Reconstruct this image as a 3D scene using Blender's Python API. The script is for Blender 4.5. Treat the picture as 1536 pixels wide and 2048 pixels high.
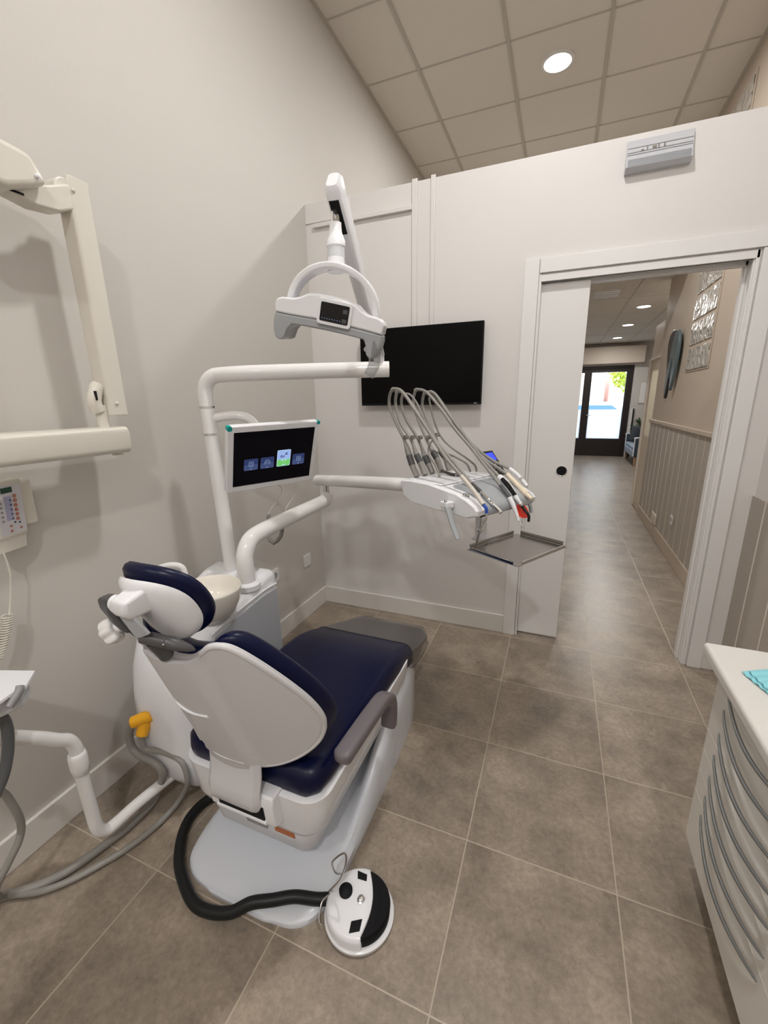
import bpy, bmesh, math, random
from mathutils import Vector, Matrix
random.seed(7)
PI = math.pi
scn = bpy.context.scene
for o in list(bpy.data.objects):
    bpy.data.objects.remove(o)
COL = scn.collection

# ------------------------------------------------------------------ camera
cam_d = bpy.data.cameras.new('camera')
cam = bpy.data.objects.new('camera', cam_d)
COL.objects.link(cam)
scn.camera = cam
cam_d.sensor_fit = 'HORIZONTAL'
cam_d.sensor_width = 36.0
cam_d.lens = 848.14 / 1536 * 36.0
cam_d.clip_start = 0.02
cam_d.clip_end = 300
yaw, pitch, roll = -0.38811, -0.25438, -0.015408
fw = Vector((math.sin(yaw) * math.cos(pitch), math.cos(yaw) * math.cos(pitch), math.sin(pitch)))
rt = Vector((math.cos(yaw), -math.sin(yaw), 0))
up = rt.cross(fw)
r2 = rt * math.cos(roll) + up * math.sin(roll)
u2 = up * math.cos(roll) - rt * math.sin(roll)
cam.matrix_world = Matrix(((r2.x, u2.x, -fw.x, 1.5141), (r2.y, u2.y, -fw.y, -2.5276), (r2.z, u2.z, -fw.z, 1.432), (0, 0, 0, 1)))

# ------------------------------------------------------------------ light
scn.view_settings.view_transform = 'Standard'
scn.view_settings.look = 'None'
scn.view_settings.gamma = 1.0
scn.view_settings.exposure = 0.1
scn.view_settings.use_curve_mapping = False
scn.cycles.max_bounces = 12
scn.cycles.diffuse_bounces = 8
scn.cycles.glossy_bounces = 4
scn.cycles.transparent_max_bounces = 12
scn.cycles.sample_clamp_indirect = 6.0
scn.cycles.use_denoising = True
world = bpy.data.worlds.new('sky')
scn.world = world
world.use_nodes = True
wn = world.node_tree.nodes
wn['Background'].inputs[0].default_value = (0.86, 0.93, 1.0, 1)
wn['Background'].inputs[1].default_value = 3.2
sun_d = bpy.data.lights.new('sun', 'SUN')
sun_d.energy = 3.0
sun_d.angle = 0.01
sun_d.color = (1.0, 0.95, 0.86)
sun = bpy.data.objects.new('sun', sun_d)
COL.objects.link(sun)
sun.rotation_euler = Vector((0.35, 0.75, -0.8)).to_track_quat('-Z', 'Y').to_euler()

def area(name, loc, size, power, color=(1, 0.98, 0.96), target=None, spread=PI):
    d = bpy.data.lights.new(name, 'AREA')
    d.shape = 'DISK'
    d.size = size
    d.energy = power
    d.color = color
    d.spread = spread
    o = bpy.data.objects.new(name, d)
    COL.objects.link(o)
    o.location = loc
    return o

CEIL = 3.66
HCEIL = 2.70
# recessed downlights of the treatment room and of the bay over the passage (each sits in its fitting)
ROOM_LIGHTS = [(1.305, 1.237, CEIL, 34), (1.305, -1.163, CEIL, 28), (0.35, -4.45, CEIL, 18), (1.95, -3.90, CEIL, 40)]
HALL_LIGHTS = [(2.50, 4.99, HCEIL, 22), (2.51, 6.68, HCEIL, 20), (2.53, 8.46, HCEIL, 14)]
for x, y, z, p in ROOM_LIGHTS:
    area('downlight_lamp', (x, y, z - 0.035), 0.17, p)
for x, y, z, p in HALL_LIGHTS:
    area('downlight_lamp', (x, y, z - 0.035), 0.14, p)
area('booth_lamp', (3.5, 3.73, 2.25), 0.15, 14)

# ------------------------------------------------------------------ materials
def mat(name, col, rough=0.5, metal=0.0, spec=0.5, coat=0.0, alpha=1.0, trans=0.0, emit=None, es=1.0, ior=1.45):
    m = bpy.data.materials.new(name)
    m.use_nodes = True
    b = m.node_tree.nodes['Principled BSDF']
    b.inputs['Base Color'].default_value = (*col, 1)
    b.inputs['Roughness'].default_value = rough
    b.inputs['Metallic'].default_value = metal
    b.inputs['Specular IOR Level'].default_value = spec
    b.inputs['Coat Weight'].default_value = coat
    b.inputs['Alpha'].default_value = alpha
    b.inputs['Transmission Weight'].default_value = trans
    b.inputs['IOR'].default_value = ior
    if emit:
        b.inputs['Emission Color'].default_value = (*emit, 1)
        b.inputs['Emission Strength'].default_value = es
    return m

def noisy(m, scale=200, strength=0.1, dist=0.001, detail=3):
    nt = m.node_tree
    b = nt.nodes['Principled BSDF']
    geo = nt.nodes.new('ShaderNodeNewGeometry')
    n = nt.nodes.new('ShaderNodeTexNoise')
    n.inputs['Scale'].default_value = scale
    n.inputs['Detail'].default_value = detail
    bp = nt.nodes.new('ShaderNodeBump')
    bp.inputs['Strength'].default_value = strength
    bp.inputs['Distance'].default_value = dist
    nt.links.new(geo.outputs['Position'], n.inputs['Vector'])
    nt.links.new(n.outputs['Fac'], bp.inputs['Height'])
    nt.links.new(bp.outputs['Normal'], b.inputs['Normal'])
    return m

M = {}
M['wall'] = noisy(mat('wall_paint', (0.585, 0.56, 0.525), 0.6, spec=0.3), 90, 0.15, 0.002)
M['wall_far'] = noisy(mat('partition_paint', (0.70, 0.68, 0.665), 0.35, spec=0.4), 60, 0.05, 0.001)
M['trim'] = mat('satin_trim', (0.76, 0.75, 0.74), 0.32)
M['base'] = mat('baseboard_paint', (0.70, 0.675, 0.64), 0.4)
M['hall_wall'] = mat('hall_paint', (0.52, 0.44, 0.36), 0.6)
M['wains'] = mat('wainscot_paint', (0.42, 0.375, 0.325), 0.5)
M['groove'] = mat('groove_paint', (0.72, 0.67, 0.60), 0.5)
M['ceil'] = noisy(mat('ceiling_board', (0.74, 0.70, 0.64), 0.9, spec=0.1), 400, 0.3, 0.002)
M['tbar'] = mat('ceiling_rail', (0.50, 0.47, 0.42), 0.6)
M['white'] = mat('white_plastic', (0.82, 0.83, 0.86), 0.20)
M['wtube'] = mat('white_enamel', (0.82, 0.815, 0.81), 0.13)
M['shell'] = noisy(mat('chair_shell_plastic', (0.64, 0.635, 0.655), 0.30), 700, 0.06, 0.0005)
M['cream'] = mat('cream_plastic', (0.70, 0.67, 0.60), 0.28)
M['ceramic'] = mat('cream_ceramic', (0.80, 0.76, 0.69), 0.08)
M['basewhite'] = mat('base_enamel', (0.66, 0.69, 0.74), 0.18)
M['sleeve'] = mat('pale_grey_plastic', (0.58, 0.60, 0.63), 0.3)
M['panelgrey'] = mat('grey_panel', (0.42, 0.44, 0.47), 0.3)
M['grey'] = mat('grey_plastic', (0.36, 0.38, 0.40), 0.35)
M['dgrey'] = mat('dark_grey_plastic', (0.075, 0.075, 0.078), 0.35)
M['mauve'] = mat('armrest_rubber', (0.16, 0.14, 0.155), 0.38)
M['navy'] = noisy(mat('navy_leather', (0.0015, 0.0032, 0.030), 0.34, spec=0.32), 350, 0.10, 0.0006)
M['black'] = mat('black_gloss', (0.004, 0.004, 0.005), 0.12)
M['blackm'] = mat('black_matt', (0.005, 0.005, 0.006), 0.6, spec=0.25)
M['tv'] = mat('tv_glass', (0.002, 0.002, 0.002), 0.30, spec=0.12)
M['chrome'] = mat('chrome', (0.82, 0.82, 0.82), 0.08, metal=1.0)
M['steel'] = mat('brushed_steel', (0.40, 0.375, 0.35), 0.25, metal=1.0)
M['steelm'] = mat('handle_steel', (0.42, 0.45, 0.47), 0.28, metal=1.0)
M['hose'] = mat('grey_hose', (0.27, 0.26, 0.24), 0.42)
M['darkhose2'] = mat('grey_suction_hose', (0.10, 0.105, 0.11), 0.4)
M['hosed'] = mat('dark_hose', (0.011, 0.012, 0.012), 0.42, spec=0.35)
M['yellow'] = mat('yellow_plastic', (0.85, 0.42, 0.02), 0.35)
M['orange'] = mat('orange_label', (0.50, 0.14, 0.02), 0.45)
M['red'] = mat('red_shield', (0.62, 0.03, 0.015), 0.25)
M['blue'] = mat('blue_collar', (0.03, 0.09, 0.45), 0.35)
M['teal'] = mat('teal_cap', (0.0, 0.35, 0.33), 0.4)
M['beige'] = mat('beige_handpiece', (0.76, 0.66, 0.52), 0.35)
M['ivory'] = mat('ivory_grip', (0.60, 0.56, 0.50), 0.35)
M['brown'] = mat('brown_tube', (0.075, 0.06, 0.05), 0.35)
M['cab'] = mat('cabinet_lacquer', (0.80, 0.78, 0.74), 0.3)
M['top'] = mat('worktop_laminate', (0.74, 0.715, 0.68), 0.35)
M['gap'] = mat('drawer_edge_strip', (0.85, 0.82, 0.76), 0.4)
M['mask'] = mat('mask_blue', (0.28, 0.66, 0.74), 0.8)
M['lit'] = mat('lamp_diffuser', (1, 1, 1), 0.5, emit=(1.0, 0.94, 0.86), es=14.0)
M['darkframe'] = mat('dark_brown_frame', (0.018, 0.012, 0.011), 0.4)
M['wood'] = mat('beech_wood', (0.34, 0.23, 0.14), 0.45)
M['sofa'] = mat('sofa_fabric', (0.30, 0.36, 0.44), 0.85)
M['sofad'] = mat('sofa_fabric_dark', (0.035, 0.05, 0.075), 0.85)
M['pillow'] = mat('pillow_fabric', (0.055, 0.065, 0.075), 0.9)
M['leaf'] = mat('palm_leaf', (0.03, 0.07, 0.025), 0.5)
M['sculpt'] = mat('sculpture_blue', (0.11, 0.155, 0.17), 0.25)
M['sculptd'] = mat('sculpture_dark', (0.035, 0.03, 0.03), 0.3)
M['sculptn'] = mat('sculpture_navy', (0.006, 0.012, 0.04), 0.3)
M['asphalt'] = mat('asphalt', (0.55, 0.55, 0.55), 0.9)
M['brick'] = mat('red_facade', (0.70, 0.45, 0.40), 0.8)
M['facade'] = mat('pale_facade', (0.75, 0.76, 0.78), 0.8)
M['carw'] = mat('car_paint', (0.80, 0.84, 0.90), 0.2)
M['house_window'] = mat('house_window', (0.45, 0.47, 0.50), 0.3)
M['carb'] = mat('car_window', (0.12, 0.26, 0.50), 0.1)
M['tire'] = mat('tyre', (0.01, 0.01, 0.01), 0.8)
M['tree'] = mat('tree_leaves', (0.40, 0.50, 0.06), 0.7)
M['bark'] = mat('bark', (0.12, 0.08, 0.05), 0.9)
M['boxbeige'] = mat('shutter_box', (0.58, 0.50, 0.42), 0.5)
M['doorbeige'] = mat('door_lacquer', (0.66, 0.57, 0.47), 0.4)
M['platebrown'] = mat('cover_plate', (0.28, 0.28, 0.29), 0.4)
M['scr_bg'] = mat('screen_dark', (0.0015, 0.002, 0.006), 0.12, spec=0.2)
M['scr_tile'] = mat('screen_tile', (0.0, 0.0, 0.0), 0.4, emit=(0.022, 0.035, 0.11), es=1.0)
M['scr_tile2'] = mat('screen_tile_low', (0.0, 0.0, 0.0), 0.4, emit=(0.045, 0.065, 0.16), es=1.0)
M['scr_icon'] = mat('screen_icon', (0.0, 0.0, 0.0), 0.4, emit=(0.20, 0.27, 0.42), es=1.0)
M['scr_sky'] = mat('screen_sky', (0.0, 0.0, 0.0), 0.4, emit=(0.30, 0.42, 0.75), es=1.0)
M['scr_green'] = mat('screen_green', (0.0, 0.0, 0.0), 0.4, emit=(0.16, 0.55, 0.14), es=1.0)
M['scr_navy'] = mat('screen_navy', (0.0, 0.0, 0.0), 0.4, emit=(0.006, 0.012, 0.06), es=1.0)
M['scr_pale'] = mat('screen_pale', (0.0, 0.0, 0.0), 0.4, emit=(0.50, 0.65, 0.85), es=1.0)
M['lcd'] = mat('lcd_blue', (0.0, 0.0, 0.0), 0.4, emit=(0.05, 0.09, 1.0), es=1.0)
M['lcdgreen'] = mat('lcd_green', (0.01, 0.06, 0.035), 0.3)
M['fascia'] = mat('keypad_fascia', (0.62, 0.61, 0.64), 0.4)
M['lilac'] = mat('keypad_lilac', (0.36, 0.36, 0.52), 0.4)
M['keyred'] = mat('keypad_red', (0.45, 0.17, 0.12), 0.4)
M['keydark'] = mat('keypad_dark', (0.04, 0.04, 0.08), 0.4)
M['sign'] = mat('sign_plastic', (0.52, 0.53, 0.56), 0.25)

# clear and frosted glass, plastic film
def glassy(name, tint, gloss=0.12, rough=0.02):
    m = bpy.data.materials.new(name)
    m.use_nodes = True
    nt = m.node_tree
    nt.nodes.clear()
    out = nt.nodes.new('ShaderNodeOutputMaterial')
    mix = nt.nodes.new('ShaderNodeMixShader')
    t = nt.nodes.new('ShaderNodeBsdfTransparent')
    g = nt.nodes.new('ShaderNodeBsdfGlossy')
    t.inputs[0].default_value = (*tint, 1)
    g.inputs['Roughness'].default_value = rough
    lw = nt.nodes.new('ShaderNodeLayerWeight')
    lw.inputs[0].default_value = 0.25
    mm = nt.nodes.new('ShaderNodeMath')
    mm.operation = 'MULTIPLY_ADD'
    mm.inputs[1].default_value = 0.6
    mm.inputs[2].default_value = gloss
    nt.links.new(lw.outputs['Facing'], mm.inputs[0])
    nt.links.new(mm.outputs[0], mix.inputs[0])
    nt.links.new(t.outputs[0], mix.inputs[1])
    nt.links.new(g.outputs[0], mix.inputs[2])
    nt.links.new(mix.outputs[0], out.inputs[0])
    return m
M['glass'] = glassy('clear_glass', (0.97, 0.98, 0.98), 0.02)
M['film'] = glassy('plastic_film', (0.66, 0.66, 0.66), 0.13, 0.12)
M['clear'] = glassy('clear_plastic', (0.80, 0.81, 0.82), 0.08, 0.1)

def frost(name, col, tfac=0.55):
    m = bpy.data.materials.new(name)
    m.use_nodes = True
    nt = m.node_tree
    nt.nodes.clear()
    out = nt.nodes.new('ShaderNodeOutputMaterial')
    mix = nt.nodes.new('ShaderNodeMixShader')
    mix.inputs[0].default_value = tfac
    d = nt.nodes.new('ShaderNodeBsdfDiffuse')
    t = nt.nodes.new('ShaderNodeBsdfTranslucent')
    d.inputs[0].default_value = (*col, 1)
    t.inputs[0].default_value = (*col, 1)
    nt.links.new(d.outputs[0], mix.inputs[1])
    nt.links.new(t.outputs[0], mix.inputs[2])
    nt.links.new(mix.outputs[0], out.inputs[0])
    return m
M['frost'] = frost('frosted_glass', (0.88, 0.91, 0.95), 0.75)
M['frost2'] = frost('frosted_door_glass', (0.80, 0.78, 0.70), 0.6)

# floor tiles
def floor_material():
    m = bpy.data.materials.new('stone_tile_floor')
    m.use_nodes = True
    nt = m.node_tree
    b = nt.nodes['Principled BSDF']
    N, L = nt.nodes.new, nt.links.new
    geo = N('ShaderNodeNewGeometry')
    sep = N('ShaderNodeSeparateXYZ')
    L(geo.outputs['Position'], sep.inputs[0])
    def math_(op, a, bb=None, c=None):
        n = N('ShaderNodeMath')
        n.operation = op
        for i, v in enumerate((a, bb, c)):
            if v is None:
                continue
            if isinstance(v, (int, float)):
                n.inputs[i].default_value = v
            else:
                L(v, n.inputs[i])
        return n.outputs[0]
    px, py = 0.4477, 0.4535
    ux = math_('DIVIDE', math_('SUBTRACT', sep.outputs['X'], 0.444), px)
    uy = math_('DIVIDE', math_('SUBTRACT', sep.outputs['Y'], -0.048), py)
    def edge(u, p):
        fr = math_('FRACT', u)
        d = math_('MINIMUM', fr, math_('SUBTRACT', 1.0, fr))
        return math_('MULTIPLY', d, p)
    d = math_('MINIMUM', edge(ux, px), edge(uy, py))
    mr = N('ShaderNodeMapRange')
    mr.inputs['From Min'].default_value = 0.0011
    mr.inputs['From Max'].default_value = 0.0026
    mr.inputs['To Min'].default_value = 1.0
    mr.inputs['To Max'].default_value = 0.0
    L(d, mr.inputs['Value'])
    cell = N('ShaderNodeCombineXYZ')
    L(math_('FLOOR', ux), cell.inputs[0])
    L(math_('FLOOR', uy), cell.inputs[1])
    wn_ = N('ShaderNodeTexWhiteNoise')
    wn_.noise_dimensions = '2D'
    L(cell.outputs[0], wn_.inputs['Vector'])
    off = N('ShaderNodeVectorMath')
    off.operation = 'SCALE'
    off.inputs[3].default_value = 7.0
    L(wn_.outputs['Color'], off.inputs[0])
    addv = N('ShaderNodeVectorMath')
    addv.operation = 'ADD'
    L(geo.outputs['Position'], addv.inputs[0])
    L(off.outputs[0], addv.inputs[1])
    n1 = N('ShaderNodeTexNoise')
    n1.inputs['Scale'].default_value = 4.5
    n1.inputs['Detail'].default_value = 8
    n1.inputs['Roughness'].default_value = 0.68
    L(addv.outputs[0], n1.inputs['Vector'])
    n2 = N('ShaderNodeTexNoise')
    n2.inputs['Scale'].default_value = 60
    n2.inputs['Detail'].default_value = 6
    n2.inputs['Roughness'].default_value = 0.75
    L(addv.outputs[0], n2.inputs['Vector'])
    r1 = N('ShaderNodeValToRGB')
    r1.color_ramp.elements[0].position = 0.30
    r1.color_ramp.elements[0].color = (0.178, 0.147, 0.118, 1)
    r1.color_ramp.elements[1].position = 0.72
    r1.color_ramp.elements[1].color = (0.385, 0.317, 0.247, 1)
    L(n1.outputs['Fac'], r1.inputs[0])
    r2_ = N('ShaderNodeMapRange')
    r2_.inputs['From Min'].default_value = 0.3
    r2_.inputs['From Max'].default_value = 0.7
    r2_.inputs['To Min'].default_value = 0.76
    r2_.inputs['To Max'].default_value = 1.22
    L(n2.outputs['Fac'], r2_.inputs['Value'])
    mul = N('ShaderNodeVectorMath')
    mul.operation = 'SCALE'
    L(r1.outputs[0], mul.inputs[0])
    L(r2_.outputs[0], mul.inputs[3])
    mx = N('ShaderNodeMix')
    mx.data_type = 'RGBA'
    L(mr.outputs[0], mx.inputs['Factor'])
    L(mul.outputs[0], mx.inputs['A'])
    mx.inputs['B'].default_value = (0.47, 0.40, 0.32, 1)
    L(mx.outputs['Result'], b.inputs['Base Color'])
    rr = N('ShaderNodeMapRange')
    rr.inputs['To Min'].default_value = 0.24
    rr.inputs['To Max'].default_value = 0.42
    L(n1.outputs['Fac'], rr.inputs['Value'])
    L(rr.outputs[0], b.inputs['Roughness'])
    bp = N('ShaderNodeBump')
    bp.inputs['Strength'].default_value = 0.18
    bp.inputs['Distance'].default_value = 0.002
    hh = math_('SUBTRACT', n2.outputs['Fac'], math_('MULTIPLY', mr.outputs[0], 1.2))
    L(hh, bp.inputs['Height'])
    L(bp.outputs['Normal'], b.inputs['Normal'])
    return m
M['floor'] = floor_material()

# ------------------------------------------------------------------ mesh kit
OFF = {}
def catmull(pts, sub=6, closed=False):
    P = [Vector(p) for p in pts]
    if len(P) < 3 or sub <= 1:
        return P
    out = []
    n = len(P)
    rng = range(n) if closed else range(n - 1)
    for i in rng:
        if closed:
            a, b, c, d = P[(i - 1) % n], P[i], P[(i + 1) % n], P[(i + 2) % n]
        else:
            b, c = P[i], P[i + 1]
            a = P[i - 1] if i > 0 else b * 2 - c
            d = P[i + 2] if i + 2 < n else c * 2 - b
        for k in range(sub):
            t = k / sub
            out.append(0.5 * ((2 * b) + (c - a) * t + (2 * a - 5 * b + 4 * c - d) * t * t + (3 * b - a - 3 * c + d) * t ** 3))
    if not closed:
        out.append(P[-1])
    return out

class Geo:
    def __init__(self, mx=None):
        self.bm = bmesh.new()
        self.mx = mx or Matrix.Identity(4)
    def v(self, p):
        return self.bm.verts.new(self.mx @ Vector(p))
    def ring(self, pts):
        return [self.v(p) for p in pts]
    def skin(self, a, b, closed=True):
        n = len(a)
        for i in range(n if closed else n - 1):
            j = (i + 1) % n
            try:
                self.bm.faces.new((a[i], a[j], b[j], b[i]))
            except ValueError:
                pass
    def cap(self, r, flip=False):
        try:
            self.bm.faces.new(list(reversed(r)) if flip else r)
        except ValueError:
            pass
    def loft(self, rings, cap=True, closed=True):
        R = [self.ring(r) for r in rings]
        for a, b in zip(R, R[1:]):
            self.skin(a, b, closed)
        if cap:
            self.cap(R[0], True)
            self.cap(R[-1])
        return self
    def box(self, x0, x1, y0, y1, z0, z1):
        self.loft([[(x0, y0, z0), (x1, y0, z0), (x1, y1, z0), (x0, y1, z0)], [(x0, y0, z1), (x1, y0, z1), (x1, y1, z1), (x0, y1, z1)]])
        return self
    def prism(self, poly, h0, h1, axis='z'):
        f = {'z': lambda a, b, c: (a, b, c), 'x': lambda a, b, c: (c, a, b), 'y': lambda a, b, c: (a, c, b)}[axis]
        self.loft([[f(a, b, h0) for a, b in poly], [f(a, b, h1) for a, b in poly]])
        return self
    def frame(self, d):
        d = d.normalized()
        a = Vector((0, 0, 1)) if abs(d.z) < 0.9 else Vector((1, 0, 0))
        x = a.cross(d).normalized()
        return x, d.cross(x)
    def cyl(self, p0, p1, r0, r1=None, n=28):
        p0, p1 = Vector(p0), Vector(p1)
        r1 = r0 if r1 is None else r1
        x, y = self.frame(p1 - p0)
        self.loft([[p + x * (r * math.cos(2 * PI * k / n)) + y * (r * math.sin(2 * PI * k / n)) for k in range(n)] for p, r in ((p0, r0), (p1, r1))])
        return self
    def tube(self, pts, r, n=14, sub=6, flat=1.0, closed=False):
        P = catmull(pts, sub, closed)
        m = len(P)
        rr = r if callable(r) else (lambda t: r)
        x = None
        rings = []
        for i, p in enumerate(P):
            if closed:
                d = P[(i + 1) % m] - P[i - 1]
            else:
                d = P[min(i + 1, m - 1)] - P[max(i - 1, 0)]
            d.normalize()
            if x is None:
                x, y = self.frame(d)
            else:
                x = (x - d * x.dot(d)).normalized()
                y = d.cross(x)
            q = rr(i / (m - 1))
            rings.append([p + x * (q * math.cos(2 * PI * k / n)) + y * (q * flat * math.sin(2 * PI * k / n)) for k in range(n)])
        if closed:
            rings.append(rings[0])
            self.loft(rings, cap=False)
            bmesh.ops.remove_doubles(self.bm, verts=self.bm.verts, dist=1e-6)
        else:
            self.loft(rings)
        return self
    def lathe(self, prof, base=(0, 0, 0), axis=(0, 0, 1), n=40, sx=1.0, sy=1.0, close=False):
        b = Vector(base)
        ax = Vector(axis).normalized()
        x, y = self.frame(ax)
        if abs(ax.z) > 0.9:
            x, y = Vector((1, 0, 0)), Vector((0, 1, 0))
        rings = []
        for r, z in prof:
            r = max(r, 1e-4)
            rings.append([b + ax * z + x * (r * sx * math.cos(2 * PI * k / n)) + y * (r * sy * math.sin(2 * PI * k / n)) for k in range(n)])
        self.loft(rings, cap=not close)
        return self
    def ball(self, c, r, n=20):
        prof = [(r * math.sin(PI * k / 12), -r * math.cos(PI * k / 12)) for k in range(13)]
        return self.lathe(prof, c, n=n)
    def build(self, name, material, parent=None, bevel=0, seg=3, sub=0, angle=40, smooth=True, kind=None, root=None):
        off = OFF.get(parent.name, Vector((0, 0, 0))) if parent else (Vector(root) if root is not None else Vector((0, 0, 0)))
        bm = self.bm
        bmesh.ops.recalc_face_normals(bm, faces=bm.faces)
        bmesh.ops.translate(bm, verts=bm.verts, vec=-off)
        me = bpy.data.meshes.new(name)
        bm.to_mesh(me)
        bm.free()
        if smooth:
            me.shade_smooth()
            if not sub:
                me.set_sharp_from_angle(angle=math.radians(angle))
        me.materials.append(material)
        o = bpy.data.objects.new(name, me)
        COL.objects.link(o)
        if parent:
            o.parent = parent
        else:
            o.location = off
        OFF[o.name] = off
        if sub:
            s = o.modifiers.new('sub', 'SUBSURF')
            s.levels = sub
            s.render_levels = sub
        if bevel:
            bv = o.modifiers.new('bev', 'BEVEL')
            bv.width = bevel
            bv.segments = seg
            bv.limit_method = 'ANGLE'
            bv.angle_limit = math.radians(35)
            bv.harden_normals = False
        if kind:
            o['kind'] = kind
        return o

def rrect(x0, x1, y0, y1, r, n=5):
    out = []
    for cx, cy, a in ((x1 - r, y1 - r, 0), (x0 + r, y1 - r, 90), (x0 + r, y0 + r, 180), (x1 - r, y0 + r, 270)):
        for k in range(n + 1):
            t = math.radians(a + 90 * k / n)
            out.append((cx + r * math.cos(t), cy + r * math.sin(t)))
    return out

def thing(name, label, cat, loc, group=None):
    o = bpy.data.objects.new(name, None)
    COL.objects.link(o)
    o.empty_display_size = 0.05
    o.location = loc
    OFF[o.name] = Vector(loc)
    return tag(o, label, cat, group)

def tag(o, label, cat, group=None):
    o['label'] = label
    o['category'] = cat
    if group:
        o['group'] = group
    return o

def struct(g, name, material, parent=None, **k):
    return g.build(name, material, parent, kind=None if parent else 'structure', **k)

# ------------------------------------------------------------------ room shell
Y0, Y1 = -5.6, 9.75
g = Geo().box(-0.4, 6.2, Y0 - 0.2, Y1, -0.2, 0.0)
struct(g, 'floor', M['floor'], smooth=False)
struct(Geo().box(-0.2, 0.0, Y0 - 0.2, Y1, 0, CEIL + 0.1), 'wall_left', M['wall'], smooth=False)
struct(Geo().box(-0.2, 2.62, Y0 - 0.2, Y0, 0, CEIL + 0.1), 'wall_back', M['wall'], smooth=False)
# partition with the doorway (opening x 1.375..2.25, z 0..2.01)
PT = 2.574
g = Geo()
g.box(0.0, 1.372, 0.0, 0.012, 0, PT).box(1.372, 2.255, 0.0, 0.012, 2.012, PT).box(2.255, 2.46, 0.0, 0.012, 0, PT)
g.box(0.0, 1.372, 0.085, 0.10, 0, PT).box(1.372, 2.255, 0.085, 0.10, 2.03, PT).box(2.255, 2.54, 0.085, 0.10, 0, PT)
g.box(0.0, 2.46, 0.012, 0.085, PT - 0.02, PT)
struct(g, 'wall_far', M['wall_far'], smooth=False)
struct(Geo().box(2.42, 2.56, Y0, 0.0, 0, CEIL + 0.1), 'wall_right', M['wall_far'], smooth=False)
struct(Geo().box(2.54, 2.68, 0.0, 3.50, 0, CEIL + 0.1), 'wall_hall', M['hall_wall'], smooth=False)
# high ceiling over treatment room, boards and rails
struct(Geo().box(-0.1, 2.62, Y0, 2.55, CEIL, CEIL + 0.1), 'ceiling', M['ceil'], smooth=False)
g = Geo()
RW = 0.010
x = 0.412 - 0.6
for k in range(6):
    xx = 0.412 + 0.6 * (k - 1)
    if 0.02 < xx < 2.5:
        g.box(xx - RW, xx + RW, Y0, 2.55, CEIL - 0.007, CEIL)
yy = 0.335 - 0.6 * 9
while yy < 2.5:
    g.box(0.0, 2.54, yy - 0.006, yy + 0.006, CEIL - 0.004, CEIL)
    yy += 0.6
g.box(0.0, 0.022, Y0, 2.55, CEIL - 0.009, CEIL).box(2.515, 2.54, 0, 2.55, CEIL - 0.009, CEIL)
struct(g, 'trim_1', M['tbar'], smooth=False)
# low ceiling further along the hall
struct(Geo().box(0.0, 5.6, 2.55, Y1, HCEIL, CEIL + 0.1), 'ceiling_hall', M['ceil'], smooth=False)
g = Geo()
for xx in (1.65, 2.25, 2.85, 3.45, 4.05):
    g.box(xx - 0.008, xx + 0.008, 2.55, Y1, HCEIL - 0.005, HCEIL)
for k in range(6):
    g.box(0, 5.6, 3.1 + 1.2 * k, 3.11 + 1.2 * k, HCEIL - 0.002, HCEIL)
struct(g, 'trim_2', M['tbar'], smooth=False)
struct(Geo().box(5.6, 5.75, 3.3, Y1, 0, HCEIL), 'wall_side', M['wall'], smooth=False)
struct(Geo().box(2.68, 5.75, 3.30, 3.42, 0, HCEIL), 'wall_rear', M['wall'], smooth=False)

# baseboards
struct(Geo().box(0.0, 0.014, Y0, 0, 0, 0.120), 'baseboard_left', M['base'], bevel=0.003, seg=2)
struct(Geo().box(0.0, 1.287, -0.014, 0, 0, 0.120), 'baseboard_far', M['base'], bevel=0.003, seg=2)
struct(Geo().box(2.335, 2.42, -0.014, 0, 0, 0.125), 'baseboard_corner', M['base'], bevel=0.003, seg=2)
struct(Geo().box(2.522, 2.54, 0.1, 3.50, 0, 0.125), 'baseboard_hall', M['hall_wall'], bevel=0.003, seg=2)

# thin cover strips on the upper left of the partition
g = Geo()
g.box(0.676, 0.706, -0.012, 0, 1.60, PT + 0.010).box(0.782, 0.806, -0.012, 0, 1.60, PT + 0.010)
g.box(0.06, 0.676, -0.020, 0, 2.440, 2.462)
g.box(0.0, 0.30, -0.006, 0, 2.47, PT)
struct(g, 'trim_3', M['wall_far'], bevel=0.002, seg=2)

# door casing: outer boards, inner lining
g = Geo()
g.box(1.287, 1.357, -0.016, 0.0, 0, 2.120).box(1.361, 2.335, -0.016, 0.0, 2.052, 2.120).box(2.270, 2.335, -0.016, 0.0, 0, 2.049)
g.box(1.360, 1.3705, -0.010, 0.02, 0, 2.049).box(1.3705, 2.262, -0.008, 0.02, 2.012, 2.046).box(2.250, 2.264, -0.008, 0.030, 0, 2.046)
g.box(2.232, 2.243, 0.055, 0.095, 0, 2.02).box(1.372, 2.25, 0.055, 0.095, 2.00, 2.02)
g.box(2.243, 2.255, 0.0, 0.095, 0, 2.03)
struct(g, 'trim_4', M['trim'], bevel=0.0015, seg=2)
g = Geo().box(0.95, 1.603, 0.024, 0.058, 0.012, 2.008)
d1 = struct(g, 'door_1', M['trim'], bevel=0.0015, seg=2)
g = Geo().cyl((1.547, 0.026, 1.043), (1.547, 0.0215, 1.043), 0.027)
rz = struct(g, 'door_handle', M['blackm'], d1)
g = Geo().tube([(1.547 + 0.0275 * math.cos(a * PI / 12), 0.0225, 1.043 + 0.0275 * math.sin(a * PI / 12)) for a in range(24)], 0.0022, n=8, sub=1, closed=True)
struct(g, 'door_handle_rim', M['chrome'], d1)
struct(Geo().box(1.6025, 1.6045, 0.036, 0.046, 0.90, 1.02), 'lock_plate', M['steel'], d1)

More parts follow.
